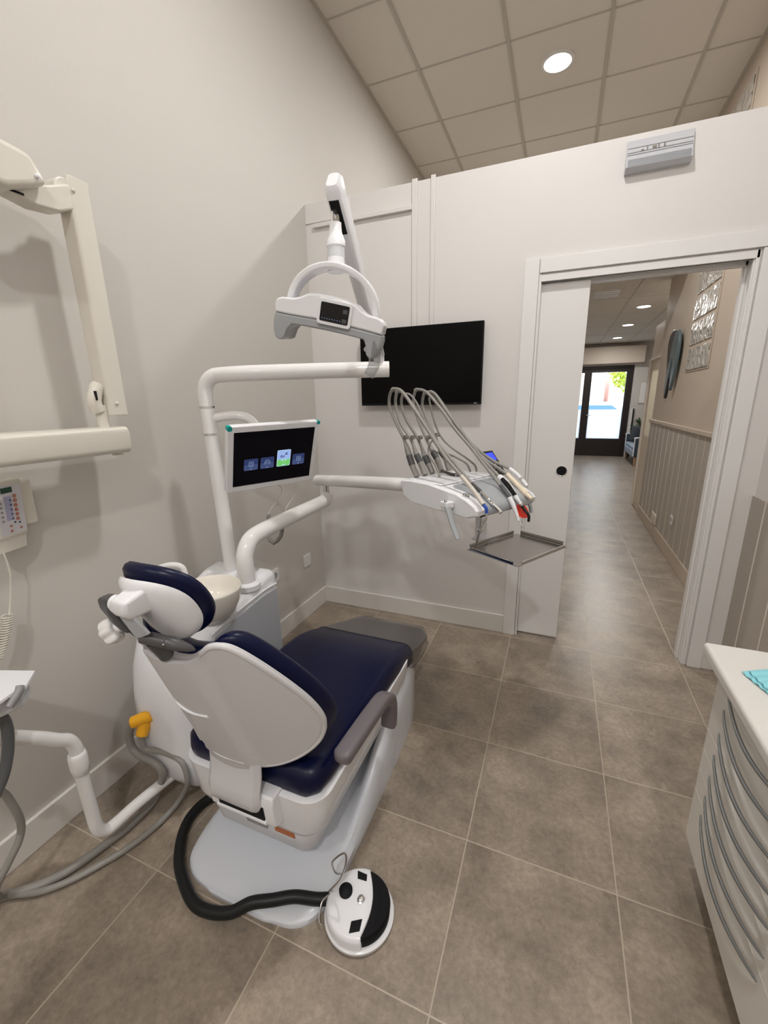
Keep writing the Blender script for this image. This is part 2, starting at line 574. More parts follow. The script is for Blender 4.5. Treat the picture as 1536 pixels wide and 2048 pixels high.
# grooved wainscots: boards with lighter joints
def wainscot(name, x, y0, y1, z0, z1, step, first, rail=True):
    g = Geo().box(x - 0.010, x, y0, y1, z0, z1)
    o = struct(g, name, M['wains'], smooth=False)
    g = Geo()
    y = first
    while y < y1:
        if y > y0:
            g.box(x - 0.0125, x - 0.009, y - 0.0035, y + 0.0035, z0, z1)
        y += step
    struct(g, 'groove', M['groove'], o, smooth=False)
    if rail:
        struct(Geo().box(x - 0.030, x, y0, y1, z1, z1 + 0.035), 'rail', M['groove'] if False else M['hall_wall'], o, bevel=0.004, seg=2)
    return o
wainscot('trim_5', 2.54, 0.1, 3.50, 0.125, 1.150, 0.20, 0.30)
wainscot('trim_6', 2.42, Y0, 0.0, 0.0, 0.965, 0.215, -0.155 - 0.215 * 25, rail=False)

# glass block window in the hall wall
blocks = [(0, 0), (0, 1), (0, 2), (0, 3), (0, 4), (0, 5)]
wmain = struct(Geo().box(2.534, 2.54, 1.575, 2.255, 1.645, 3.52), 'window_1', M['hall_wall'], bevel=0.002, seg=1)
def block_mat():
    m = mat('glass_block', (0.50, 0.47, 0.42), 0.24, spec=0.45, metal=0.0)
    nt = m.node_tree
    geo = nt.nodes.new('ShaderNodeNewGeometry')
    n = nt.nodes.new('ShaderNodeTexWave')
    n.inputs['Scale'].default_value = 7
    n.inputs['Distortion'].default_value = 9
    n.inputs['Detail'].default_value = 1
    n.inputs['Detail Scale'].default_value = 1.5
    bp = nt.nodes.new('ShaderNodeBump')
    bp.inputs['Strength'].default_value = 1.0
    bp.inputs['Distance'].default_value = 0.012
    nt.links.new(geo.outputs['Position'], n.inputs['Vector'])
    nt.links.new(n.outputs['Fac'], bp.inputs['Height'])
    nt.links.new(bp.outputs['Normal'], nt.nodes['Principled BSDF'].inputs['Normal'])
    return m
M['block'] = block_mat()
for r in range(9):
    for c in range(3):
        y0 = 1.60 + c * 0.212
        z0 = 1.662 + r * 0.207
        struct(Geo().box(2.526, 2.5365, y0, y0 + 0.195, z0, z0 + 0.178), 'glass_block', M['block'], wmain, bevel=0.004, seg=2)

# low partition with a glazed door further along the hall
g = Geo().box(2.553, 2.66, 3.50, 4.10, 0, 0.06).box(2.553, 2.66, 3.5, 4.10, 1.905, 2.30).box(2.66, 5.6, 4.04, 4.10, 0, 2.3)
struct(g, 'wall_booth', M['doorbeige'], smooth=False)
g = Geo().box(2.552, 2.62, 3.98, 4.09, 0.06, 1.905).box(2.552, 2.62, 3.5, 3.98, 1.775, 1.905).box(2.552, 2.62, 3.5, 3.98, 0.06, 0.96)
d3 = struct(g, 'door_3', M['doorbeige'], bevel=0.003, seg=1)
struct(Geo().box(2.556, 2.566, 3.50, 3.98, 0.96, 1.775), 'pane', M['frost2'], d3)
struct(Geo().box(2.535, 2.552, 3.50, 4.105, 1.885, 1.905), 'trim_7', M['groove'], bevel=0.002, seg=1)
struct(Geo().box(2.530, 2.552, 4.085, 4.125, 0.0, 1.90), 'trim_8', M['groove'], bevel=0.002, seg=1)

# end wall with entrance doors
YE = 9.62
g = Geo().box(0, 1.62, YE, YE + 0.2, 0, HCEIL).box(3.08, 5.7, YE, YE + 0.2, 0, HCEIL).box(1.62, 3.08, YE, YE + 0.2, 2.20, HCEIL)
struct(g, 'wall_end', M['wall'], smooth=False)
yd = YE + 0.10
g = Geo()
def frame_leaf(g, x0, x1, z0=0.0, z1=2.14):
    g.box(x0, x0 + 0.085, yd - 0.03, yd + 0.03, z0, z1).box(x1 - 0.085, x1, yd - 0.03, yd + 0.03, z0, z1)
    g.box(x0, x1, yd - 0.029, yd + 0.029, z0, 0.44).box(x0, x1, yd - 0.029, yd + 0.029, z1 - 0.09, z1)
for name, x0, x1 in (('door_2', 2.09, 3.02), ('window_2', 1.62, 2.09)):
    g = Geo()
    frame_leaf(g, x0, x1)
    if name == 'door_2':
        g.box(3.02, 3.08, yd - 0.05, yd + 0.05, 0, 2.20).box(1.62, 3.08, yd - 0.045, yd + 0.045, 2.14, 2.20)
    o = struct(g, name, M['darkframe'], smooth=False)
    struct(Geo().box(x0 + 0.085, x1 - 0.085, yd - 0.004, yd + 0.004, 1.16, 2.05), 'pane', M['glass'], o, smooth=False)
    struct(Geo().box(x0 + 0.085, x1 - 0.085, yd - 0.004, yd + 0.004, 0.44, 1.16), 'frosted_pane', M['frost'], o, smooth=False)
    if name == 'door_2':
        struct(Geo().tube([(2.14, yd - 0.03, 1.02), (2.14, yd - 0.07, 1.02), (2.25, yd - 0.07, 1.02)], 0.011, n=8, sub=2), 'door_handle', M['steelm'], o)

# ------------------------------------------------------------------ outside
g = Geo().box(-30, 40, Y1, 70, -0.25, -0.02)
tag(g.build('street', M['asphalt'], smooth=False, kind='structure'), 'pale street pavement beyond the entrance doors', 'street')
def building(name, label, m, x0, x1, y, h, wins):
    b = thing(name, label, 'building', (x0, y, -0.02))
    Geo().box(x0, x1, y, y + 6, -0.02, h).build('facade', m, b, smooth=False)
    for wx, wz in wins:
        Geo().box(wx, wx + 0.9, y - 0.05, y, wz, wz + 1.1).build('window', M['house_window'], b, smooth=False)
    return b
building('apartment_building', 'red fronted building seen through the entrance glass under the tree', M['brick'], 4.9, 9.2, 34, 3.0, [(5.4, 1.5), (6.9, 1.5)])
building('warehouse', 'pale low building far across the street behind the parked cars', M['facade'], -6, 4.2, 36, 3.0, [(2.4, 1.2), (0.4, 1.2)])
def car(label, x, y, s, m, grp=None):
    c = thing('car', label, 'car', (x, y, -0.02), grp)
    mx = Matrix.Translation((x, y, -0.02)) @ Matrix.Scale(s, 4)
    prof = [(-2.1, 0.3), (2.1, 0.3), (2.15, 0.75), (1.5, 0.92), (0.9, 1.33), (-1.0, 1.34), (-1.9, 0.98), (-2.15, 0.8)]
    Geo(mx).prism(prof, -0.8, 0.8, 'y').build('body', m, c, bevel=0.05)
    win = [(-1.62, 0.98), (1.20, 0.98), (0.86, 1.23), (-1.00, 1.24)]
    Geo(mx).prism(win, -0.815, 0.815, 'y').build('side_window', M['carb'], c, smooth=False)
    for wx in (-1.35, 1.35):
        for wy in (-0.82, 0.62):
            Geo(mx).cyl((wx, wy, 0.33), (wx, wy + 0.2, 0.33), 0.33).build('wheel', M['tire'], c)
    return c
car('white car with blue-tinted windows parked nearest the entrance doors', 2.2, 14.4, 1.0, M['carw'])
car('silver car parked behind the nearest white car', 5.6, 19.5, 1.05, M['facade'])
t = thing('tree', 'yellow-green leafy street tree behind the entrance glass', 'tree', (4.55, 21.0, -0.02))
Geo().tube([(4.55, 21, -0.02), (4.58, 21, 1.4), (4.5, 21, 2.6)], lambda q: 0.14 - 0.05 * q, n=10, sub=3).build('trunk', M['bark'], t)
g = Geo()
rnd = random.Random(3)
for k in range(2600):
    th, ph = rnd.uniform(0, 2 * PI), math.acos(rnd.uniform(-1, 1))
    rr = rnd.uniform(0.35, 1.0) ** 0.5
    c = Vector((4.75 + 1.35 * rr * math.sin(ph) * math.cos(th), 21 + 1.3 * rr * math.sin(ph) * math.sin(th), 3.25 + 1.75 * rr * math.cos(ph)))
    a = Vector((rnd.uniform(-1, 1), rnd.uniform(-1, 1), rnd.uniform(-1, 1))).normalized() * 0.10
    b = a.cross(Vector((rnd.uniform(-1, 1), rnd.uniform(-1, 1), rnd.uniform(-1, 1)))).normalized() * 0.06
    q = [g.v(c - a), g.v(c + b), g.v(c + a), g.v(c - b)]
    g.bm.faces.new(q)
g.build('crown', M['tree'], t, smooth=False)

# ------------------------------------------------------------------ ceiling lights
def ceiling_light(label, x, y, z, r, group):
    t = thing('ceiling_light', label, 'ceiling light', (x, y, z), group)
    Geo().lathe([(r + 0.018, 0.0), (r + 0.018, -0.006), (r + 0.004, -0.012), (r, -0.012), (r, 0.0)], (x, y, z)).build('frame', M['trim'], t)
    Geo().lathe([(r, -0.002), (r, -0.009), (0.001, -0.010)], (x, y, z)).build('diffuser', M['lit'], t)
    return t
ceiling_light('round recessed downlight in the high tiled ceiling over the partition', 1.305, 1.237, CEIL, 0.088, 'downlights in the high ceiling')
for (x, y, z, p), lb in zip(ROOM_LIGHTS[1:], ('round recessed downlight in the high ceiling above the dental chair', 'round recessed downlight near the left wall at the back of the room', 'round recessed downlight near the right wall at the back of the room')):
    ceiling_light(lb, x, y, z, 0.088, 'downlights in the high ceiling')
for (x, y, z, p), lb in zip(HALL_LIGHTS, ('nearest of the three lit round downlights in the low hall ceiling', 'middle one of the three lit round downlights in the low hall ceiling', 'farthest of the three lit round downlights, next to the entrance')):
    ceiling_light(lb, x, y, z, 0.085, 'downlights in the hall ceiling')
t = thing('ceiling_vent', 'long slim air grille in the hall ceiling before the downlights', 'vent', (1.93, 3.90, HCEIL))
Geo().box(1.74, 2.12, 3.70, 4.12, HCEIL - 0.008, HCEIL).build('frame', M['ceil'], t, bevel=0.002, seg=1)
for k in range(4):
    Geo().box(1.80, 2.07, 3.76 + 0.10 * k, 3.78 + 0.10 * k, HCEIL - 0.014, HCEIL - 0.006).build('slat', M['trim'], t)

# ------------------------------------------------------------------ far wall: television, emergency light
t = thing('television', 'black wall-mounted television on the white partition left of the sliding door', 'television', (0.73, 0, 1.62))
mx = Matrix.Translation((0.735, -0.055, 1.627))
Geo(mx).box(-0.365, 0.365, -0.012, 0.012, -0.217, 0.217).build('case', M['blackm'], t, bevel=0.003, seg=2)
Geo(mx).box(-0.360, 0.360, -0.0135, -0.011, -0.205, 0.213).build('screen', M['tv'], t, smooth=False)
Geo(mx).box(0.327, 0.343, -0.0140, -0.012, -0.212, -0.207).build('logo', M['grey'], t)
Geo(mx).box(-0.12, 0.12, 0.010, 0.053, -0.1, 0.1).build('bracket', M['blackm'], t)

t = thing('emergency_light', 'grey plastic emergency light on the partition high above the sliding door', 'emergency light', (1.824, 0, 2.48))
g = Geo()
prof = [(0.0, 2.418), (-0.028, 2.418), (-0.044, 2.432), (-0.036, 2.462), (-0.030, 2.468), (-0.012, 2.546), (0.0, 2.546)]
g.prism(prof, 1.697, 1.951, 'x')
g.build('housing', M['sign'], t, bevel=0.0015, seg=2)
g = Geo()
for zz, yy in ((2.484, -0.0265), (2.493, -0.0245), (2.512, -0.0200)):
    g.box(1.700, 1.948, yy - 0.0015, yy + 0.004, zz, zz + 0.002)
g.build('rib', M['platebrown'], t)
g = Geo()
for k, (w, h) in enumerate(((0.012, 0.004), (0.005, 0.012), (0.016, 0.010), (0.005, 0.012), (0.005, 0.012))):
    xx = 1.752 + k * 0.022
    g.box(xx, xx + w, -0.0275, -0.020, 2.496, 2.496 + h)
g.build('raised_lettering', M['chrome'], t)
Geo().box(1.705, 1.943, -0.0465, -0.036, 2.434, 2.460).build('diffuser', M['clear'], t)

def outlet(label, mx, two=False):
    t = thing('wall_outlet', label, 'outlet', mx.translation)
    g = Geo(mx)
    g.prism(rrect(-0.04, 0.04, -0.04, 0.04, 0.006), 0, 0.008, 'z')
    g.build('plate', M['trim'], t, bevel=0.001, seg=1)
    Geo(mx).lathe([(0.021, 0.0085), (0.021, 0.010), (0.018, 0.010), (0.017, 0.005), (0.001, 0.005)]).build('socket', M['grey'] if two else M['trim'], t)
    return t
RX = Matrix.Rotation(PI / 2, 4, 'Y') @ Matrix.Rotation(PI / 2, 4, 'Z')
outlet('small white outlet plate low on the left wall near the far corner', Matrix.Translation((0.0, -0.225, 0.40)) @ RX)
outlet('white socket plate on the left wall just behind the grey side of the dental console', Matrix.Translation((0.0, -0.585, 0.43)) @ RX, True)
RH = Matrix.Rotation(-PI / 2, 4, 'Y') @ Matrix.Rotation(PI / 2, 4, 'Z')
outlet('white double socket on the grooved wainscot in the hall', Matrix.Translation((2.5275, 1.86, 0.36)) @ RH, True)
t = thing('floor_vent', 'small cream grille low on the hall wainscot above the baseboard', 'vent', (2.527, 2.55, 0.18))
Geo().box(2.515, 2.5275, 2.45, 2.65, 0.14, 0.25).build('frame', M['groove'], t, bevel=0.002, seg=1)
for k in range(4):
    Geo().box(2.512, 2.516, 2.47, 2.63, 0.155 + 0.022 * k, 0.163 + 0.022 * k).build('slat', M['hall_wall'], t)

# ------------------------------------------------------------------ cabinet on the right
CX = 1.98
t = thing('drawer_cabinet', 'light grey cabinet of seven slim drawers with long bowed steel handles', 'cabinet', (2.2, -1.55, 0))
Geo().box(CX + 0.018, 2.41, -2.05, -1.232, 0.12, 0.715).build('carcass', M['cab'], t, bevel=0.002, seg=1)
Geo().box(CX + 0.07, 2.40, -2.03, -1.26, 0.0, 0.12).build('plinth', M['dgrey'], t)
zt = [0.655, 0.583, 0.512, 0.440, 0.372, 0.300]
zs = [0.715] + zt + [0.122]
H0, H1 = -1.315, -1.70
for k in range(7):
    za, zb = zs[k + 1] + 0.0015, zs[k] - 0.0015
    zc = (zb - 0.030) if k == 6 else (za + zb) / 2
    # drawer front with a shallow scooped hollow behind the handle
    g = Geo()
    ny, nz = 44, 8
    ys = [-1.236 + (-2.046 + 1.236) * i / ny for i in range(ny + 1)]
    zz_ = [za + (zb - za) * j / nz for j in range(nz + 1)]
    fr, bk = [], []
    for yv in ys:
        rowf = []
        for zv in zz_:
            s = (yv - H0) / (H1 - H0)
            d = 0.0
            if 0 < s < 1:
                d = 0.016 * math.sin(PI * s) ** 1.0 * math.exp(-((zv - (zc + 0.006)) / 0.020) ** 2)
            rowf.append(g.v((CX + d, yv, zv)))
        fr.append(rowf)
    for i in range(ny):
        for j in range(nz):
            g.bm.faces.new((fr[i][j], fr[i + 1][j], fr[i + 1][j + 1], fr[i][j + 1]))
    edge_loop = [fr[i][0] for i in range(ny + 1)] + [fr[ny][j] for j in range(1, nz + 1)] + [fr[i][nz] for i in range(ny - 1, -1, -1)] + [fr[0][j] for j in range(nz - 1, 0, -1)]
    back = [g.v((CX + 0.020, vv.co.y, vv.co.z)) for vv in edge_loop]
    n = len(edge_loop)
    for i in range(n):
        g.bm.faces.new((edge_loop[i], edge_loop[(i + 1) % n], back[(i + 1) % n], back[i]))
    d = g.build('drawer', M['cab'], t, angle=50)
    pts = []
    for i in range(13):
        s = i / 12
        pts.append((CX - 0.003 - 0.020 * math.sin(PI * s) ** 0.8, H0 + (H1 - H0) * s, zc + 0.012 - 0.030 * math.sin(PI * s)))
    Geo().tube(pts, lambda q: 0.0018 + 0.0031 * math.sin(PI * q) ** 0.5, n=10, sub=3).build('handle', M['steelm'], d)
g = Geo()
for zv in zt:
    g.box(CX - 0.0004, CX + 0.019, -2.04, -1.237, zv - 0.0013, zv + 0.0013)
g.build('joint_strip', M['gap'], t)
g = Geo().prism([(CX - 0.035, -2.06), (2.42, -2.06), (2.42, -1.19), (CX - 0.035, -1.19)], 0.722, 0.758)
wt = tag(g.build('worktop', M['top'], bevel=0.010, seg=4, root=(2.2, -1.6, 0.722)), 'off-white worktop slab with rounded front edge on the drawer cabinet', 'worktop')
t = thing('face_masks', 'pale blue pleated face masks lying on the off-white worktop', 'face mask', (2.08, -1.33, 0.759))
for k in range(2):
    g = Geo(Matrix.Translation((2.098 + 0.010 * k, -1.345 - 0.015 * k, 0.7615 + 0.006 * k)) @ Matrix.Rotation(-1.25 - 0.12 * k, 4, 'Z'))
    rows = []
    for i in range(13):
        a = -0.045 + 0.09 * i / 12
        zz = 0.0025 * (1 + math.sin(i * 2.1))
        rows.append([(a * 1.0, -0.10 + 0.18 * j / 8, zz + 0.010 * math.sin(PI * j / 8)) for j in range(9)])
    top = [g.ring(r_) for r_ in rows]
    bot = [g.ring([(p[0], p[1], p[2] - 0.0022) for p in r_]) for r_ in rows]
    for L_, fl in ((top, 0), (bot, 1)):
        for a_, b_ in zip(L_, L_[1:]):
            g.skin(a_, b_, False)
    rim_t = top[0] + [r_[-1] for r_ in top[1:]] + top[-1][-2::-1] + [r_[0] for r_ in top[-2:0:-1]]
    rim_b = bot[0] + [r_[-1] for r_ in bot[1:]] + bot[-1][-2::-1] + [r_[0] for r_ in bot[-2:0:-1]]
    g.skin(rim_t, rim_b)
    g.build('mask', M['mask'], t)

# ------------------------------------------------------------------ dental console with spittoon
t = thing('dental_console', 'white floor-standing dental console with ceramic spittoon and tube columns by the left wall', 'dental console', (0.28, -1.40, 0.0))
def console_ring(y, hw, z0, z1, r, cx=0.285):
    return [(cx + a, y, b) for a, b in rrect(-hw, hw, z0, z1, r, 5)]
g = Geo()
g.loft([console_ring(-1.135, 0.148, 0.0, 0.740, 0.03), console_ring(-1.16, 0.158, 0.0, 0.752, 0.03), console_ring(-1.22, 0.160, 0.0, 0.745, 0.03),
        console_ring(-1.30, 0.160, 0.0, 0.715, 0.03), console_ring(-1.42, 0.160, 0.0, 0.690, 0.03), console_ring(-1.52, 0.158, 0.01, 0.672, 0.04),
        console_ring(-1.585, 0.150, 0.025, 0.640, 0.06), console_ring(-1.63, 0.135, 0.06, 0.575, 0.09), console_ring(-1.66, 0.105, 0.11, 0.50, 0.09), console_ring(-1.672, 0.06, 0.18, 0.42, 0.055)])
body = g.build('body', M['white'], t, angle=50)
g = Geo().prism([(-1.138, 0.0), (-1.55, 0.0), (-1.60, 0.20), (-1.59, 0.56), (-1.52, 0.640), (-1.42, 0.655), (-1.25, 0.672), (-1.150, 0.672)], 0.440, 0.452, 'x')
g.build('side_panel', M['panelgrey'], t, bevel=0.003, seg=2)
g = Geo().tube([(0.4485, -1.148, 0.690), (0.4485, -1.25, 0.690), (0.4485, -1.42, 0.672), (0.4485, -1.53, 0.652)], 0.0035, n=8, sub=4)
g.build('trim_line', M['white'], t)
# spittoon bowl
bc = (0.395, -1.465, 0.0)
prof = [(0.040, 0.672), (0.060, 0.678), (0.086, 0.705), (0.104, 0.745), (0.112, 0.790), (0.1125, 0.797), (0.109, 0.800), (0.105, 0.796), (0.098, 0.760), (0.080, 0.725), (0.045, 0.705), (0.012, 0.700), (0.010, 0.690)]
bowl = Geo().lathe(prof, bc, n=56).build('spittoon_bowl', M['ceramic'], t, angle=60)
Geo().tube([(0.330, -1.545, 0.792), (0.345, -1.53, 0.806), (0.365, -1.51, 0.806), (0.380, -1.498, 0.790)], 0.0048, n=10).build('rinse_spout', M['white'], bowl)
Geo().lathe([(0.014, 0.703), (0.014, 0.706), (0.001, 0.7065)], bc, n=20).build('drain', M['chrome'], bowl)
# cup filler behind the bowl
Geo().tube([(0.215, -1.40, 0.70), (0.215, -1.40, 0.795), (0.205, -1.405, 0.828), (0.175, -1.425, 0.838), (0.140, -1.445, 0.830)], 0.011, n=12).build('cup_filler', M['wtube'], t)
# lamp column
R1 = 0.0285
col_pts = [(0.262, -1.20, 0.70), (0.256, -1.20, 0.86), (0.240, -1.20, 1.19), (0.229, -1.20, 1.42), (0.228, -1.20, 1.475)]
for k in range(1, 7):
    a = k / 6 * PI / 2
    col_pts.append((0.228 + 0.062 * (1 - math.cos(a)), -1.20 + 0.015 * (1 - math.cos(a)), 1.475 + 0.065 * math.sin(a)))
col_pts += [(0.40, -1.172, 1.543), (0.62, -1.085, 1.547), (0.905, -0.965, 1.550)]
pole = Geo().tube(col_pts, R1, n=28, sub=3).build('lamp_column', M['wtube'], t, angle=60)
for p in ((0.2275, -1.20, 1.422), (0.2325, -1.20, 1.318)):
    Geo().cyl((p[0], p[1], p[2] - 0.004), (p[0], p[1], p[2] + 0.004), R1 + 0.0022).build('collar', M['chrome'], pole)
# monitor arm from the column
Geo().tube([(0.232, -1.20, 1.375), (0.285, -1.175, 1.385), (0.335, -1.145, 1.387), (0.370, -1.120, 1.368), (0.395, -1.095, 1.315)], 0.0175, n=16, sub=5).build('monitor_arm', M['wtube'], t)
# knee tube carrying the delivery arm
kp = [(0.405, -1.275, 0.72), (0.403, -1.275, 0.80), (0.400, -1.268, 0.852), (0.400, -1.235, 0.897), (0.400, -1.180, 0.914), (0.400, -1.05, 0.921), (0.400, -0.85, 0.926), (0.400, -0.66, 0.930), (0.400, -0.618, 0.936), (0.400, -0.600, 0.960)]
knee = Geo().tube(kp, 0.034, n=28, sub=5).build('knee_tube', M['wtube'], t, angle=60)
Geo().lathe([(0.050, 0.715), (0.050, 0.735), (0.036, 0.745)], (0.405, -1.275, 0), n=30).build('collar', M['white'], knee)
Geo().cyl((0.400, -0.602, 0.955), (0.400, -0.602, 1.010), 0.017).build('pivot_pin', M['chrome'], knee)
# suction connectors at the near end
for (a, b) in (((0.262, -1.66, 0.372), (0.205, -1.700, 0.352)), ((0.238, -1.672, 0.348), (0.232, -1.692, 0.302))):
    Geo().cyl(a, b, 0.0225, 0.0205).build('hose_connector', M['yellow'], t, bevel=0.003, seg=2)
Geo().lathe([(0.055, 0), (0.055, 0.003), (0.050, 0.005), (0.001, 0.005)], (0.300, -1.664, 0.33), (0, -1, 0)).build('filter_cap', M['white'], t)

# ------------------------------------------------------------------ patient monitor
def mon_frame():
    o = Vector((0.347, -1.274, 1.097))
    ex = Vector((0.472, 0.882, 0.018)).normalized()
    ez = Vector((0.304, -0.182, 0.935))
    ez = (ez - ex * ez.dot(ex)).normalized()
    ey = ez.cross(ex)
    return Matrix(((ex.x, ey.x, ez.x, o.x), (ex.y, ey.y, ez.y, o.y), (ex.z, ey.z, ez.z, o.z), (0, 0, 0, 1))) @ Matrix.Scale(1.08, 4)
MM = mon_frame()
MW, MH = 0.352, 0.2535
t = thing('patient_monitor', 'white framed tilting monitor with four app tiles lit, held on the console column', 'monitor', MM @ Vector((MW / 2, 0.02, 0)))
Geo(MM).prism(rrect(0, MW, 0, MH, 0.010), 0.0, 0.022, 'y').build('case', M['white'], t, bevel=0.003, seg=2)
Geo(MM).prism(rrect(0.02, MW - 0.02, 0.02, MH - 0.02, 0.01), 0.020, 0.034, 'y').build('back_cover', M['white'], t, bevel=0.006, seg=2)
scr = Geo(MM).box(0.022, MW - 0.020, -0.0012, 0.001, 0.024, MH - 0.022).build('screen', M['scr_bg'], t, smooth=False)
for (x0, x1, z0, z1) in ((-0.001, 0.016, MH - 0.016, MH + 0.0012), (MW - 0.013, MW + 0.0012, MH - 0.013, MH + 0.0012)):
    Geo(MM).prism(rrect(x0, x1, z0, z1, 0.006), -0.001, 0.015, 'y').build('corner_cap', M['teal'], t)
Geo(MM).cyl((MW * 0.42, 0.03, MH * 0.70), (MW * 0.42, 0.085, MH * 0.70), 0.016).build('mount', M['wtube'], t)
def tile(x0, x1, z0, z1, m, y=-0.002, r=0.004, name='app_tile'):
    return Geo(MM).prism(rrect(x0, x1, z0, z1, min(r, (x1 - x0) / 2.2, (z1 - z0) / 2.2)), y, -0.0010, 'y').build(name, m, scr, smooth=False)
tiles = [(0.060, 0.112), (0.122, 0.174), (0.186, 0.240), (0.250, 0.300)]
for k, (a, b) in enumerate(tiles):
    if k == 2:
        tile(a, b, 0.084, 0.150, M['scr_pale'])
        tile(a + 0.0015, b - 0.0015, 0.112, 0.1485, M['scr_sky'], -0.0024)
        tile(a + 0.0015, b - 0.0015, 0.0855, 0.112, M['scr_green'], -0.0024)
    else:
        tile(a, b, 0.084, 0.128, M['scr_tile'])
        tile(a, b, 0.084, 0.106, M['scr_tile2'], -0.0024)
def strokes(cx, cz, lines, m, r=0.0009):
    for ln in lines:
        g = Geo(MM).tube([(cx + p[0] * 0.001, -0.0030, cz + p[1] * 0.001) for p in ln], r, n=6, sub=1)
        g.build('icon', m, scr, smooth=False)
strokes(0.086, 0.108, [[(-8, -6), (-8, 9), (8, 9), (8, -6), (0, -11), (-8, -6)], [(-4, 3), (0, 5), (4, 1)], [(-4, -3), (3, -3)], [(-5, -20), (5, -20)]], M['scr_icon'])
strokes(0.148, 0.108, [[(-10, -6), (-10, 2), (-4, 9), (3, 9), (10, 3), (10, -6)], [(-5, -8), (-5, 0), (0, 3), (5, 0), (5, -8)], [(-5, -20), (5, -20)]], M['scr_icon'])
strokes(0.275, 0.108, [[(-8, -6), (-8, 9), (8, 9), (8, -6), (0, -11), (-8, -6)], [(0, -4), (0, 6)], [(-5, 1), (5, 1)], [(-4, -20), (4, -20)]], M['scr_icon'])
strokes(0.213, 0.125, [[(-14, 0), (-10, 5), (-6, 0), (-10, -5), (-14, 0)], [(-3, -4), (2, 3)], [(4, 8), (12, 14), (12, 6), (4, 8)]], M['scr_navy'], 0.0014)
strokes(0.213, 0.110, [[(-10, 0), (-4, 3), (-6, -6)], [(4, -6), (6, 3), (12, 0)], [(-6, -20), (6, -20)]], M['scr_pale'], 0.0013)
tag(Geo().tube([tuple(MM @ Vector((0.200, 0.03, 0.004))), (0.420, -1.02, 1.07), (0.330, -0.93, 1.00), (0.286, -0.938, 0.945), (0.280, -0.944, 0.925)], 0.0024, n=6).build('monitor_cable', M['cream']), 'thin pale cable hanging left of the other below the patient monitor, into the curl', 'cable')
g = Geo()
pts = [(0.280 + 0.008 * math.cos(k * 0.9), -0.946 + 0.008 * math.sin(k * 0.9), 0.925 - 0.0014 * k) for k in range(30)]
pts += [(0.281, -0.958, 0.86), (0.285, -0.968, 0.825), (0.312, -0.967, 0.795), (0.340, -0.947, 0.826), (0.345, -0.931, 0.876), (0.352, -0.91, 0.93)]
g.tube(pts, lambda q: 0.0028 + 0.0070 * max(0, min(1, (q - 0.80) * 14)), n=8, sub=2)
tag(g.build('coiled_cord', M['hose']), 'short coiled cord looping behind and under the console knee tube', 'cord')
tag(Geo().tube([tuple(MM @ Vector((0.285, 0.03, 0.004))), (0.455, -0.925, 1.085), (0.385, -0.885, 1.01), (0.354, -0.905, 0.955), (0.350, -0.912, 0.92)], 0.0024, n=6).build('monitor_cable', M['cream']), 'thin pale cable hanging at the right under the patient monitor', 'cable')

# ------------------------------------------------------------------ delivery unit
RL = Vector((0.94, -0.95, 1.13))
DM = Matrix(((0.866, 0.5, 0, RL.x), (-0.5, 0.866, 0, RL.y), (0, 0, 1, RL.z), (0, 0, 0, 1)))
t = thing('delivery_unit', 'white dental delivery head on a swing arm with hose whips and small blue display', 'dental delivery unit', (1.08, -0.90, 1.04))
arm = Geo().tube([(0.340, -0.575, 1.030), (0.345, -0.578, 1.030), (0.60, -0.72, 1.062), (0.985, -0.925, 1.105)], 0.030, n=24, sub=2, flat=0.95).build('swing_arm', M['wtube'], t, bevel=0.006, seg=2)
for k in (0, 1):
    Geo().ball((0.395 + 0.018 * k, -0.640 - 0.010 * k, 1.022), 0.0035, 8).build('screw', M['steelm'], arm)
W = 0.348
def dprof(dz=0.0, dv=0.0):
    return [(0.005, -0.002), (0.0, -0.012), (0.020, -0.062), (0.070, -0.083), (0.20, -0.088), (0.355, -0.089), (0.394, -0.076), (0.398, -0.058), (0.385, -0.045), (0.350, -0.028), (0.300, -0.012), (0.16, 0.004), (0.06, 0.004)]
g = Geo(DM)
secs = [(0.0, 0.94), (0.006, 1.0), (0.05, 1.0), (W - 0.05, 1.0), (W - 0.008, 0.98), (W, 0.90)]
rings = []
for u, s in secs:
    rings.append([(0.20 + (a - 0.20) * (s * 0.35 + 0.65), u, -0.042 + (b + 0.042) * s) for a, b in dprof()])
g.loft(rings)
body = g.build('body', M['white'], t, bevel=0.002, seg=2, angle=35)
# grey soft mat over the front
g = Geo(DM)
fp = [(0.225, 0.0015), (0.300, -0.0085), (0.350, -0.0245), (0.386, -0.0415), (0.4005, -0.056), (0.398, -0.077), (0.372, -0.088)]
fpi = [(a - 0.006, b - 0.005) for a, b in fp]
ringsm = []
for u in (0.05, 0.06, 0.12, 0.18, 0.24, 0.30, 0.315, 0.320):
    cut = 0.075 * max(0, (0.12 - u) / 0.07) if u < 0.12 else 0
    ringsm.append([(min(a + cut * (1 if i < 2 else 0), 0.37 if i < 3 else a), u, b - (0.012 * cut / 0.075 if i < 2 else 0)) for i, (a, b) in enumerate(fp)] + [(a, u, b) for a, b in reversed(fpi)])
g.loft(ringsm)
g.build('soft_mat', M['grey'], t, angle=60)
# white top tray lip
Geo(DM).prism([(0.03, 0.02), (0.21, 0.02), (0.20, 0.335), (0.03, 0.335)], 0.000, 0.007).build('hose_deck', M['white'], t, bevel=0.003, seg=2)
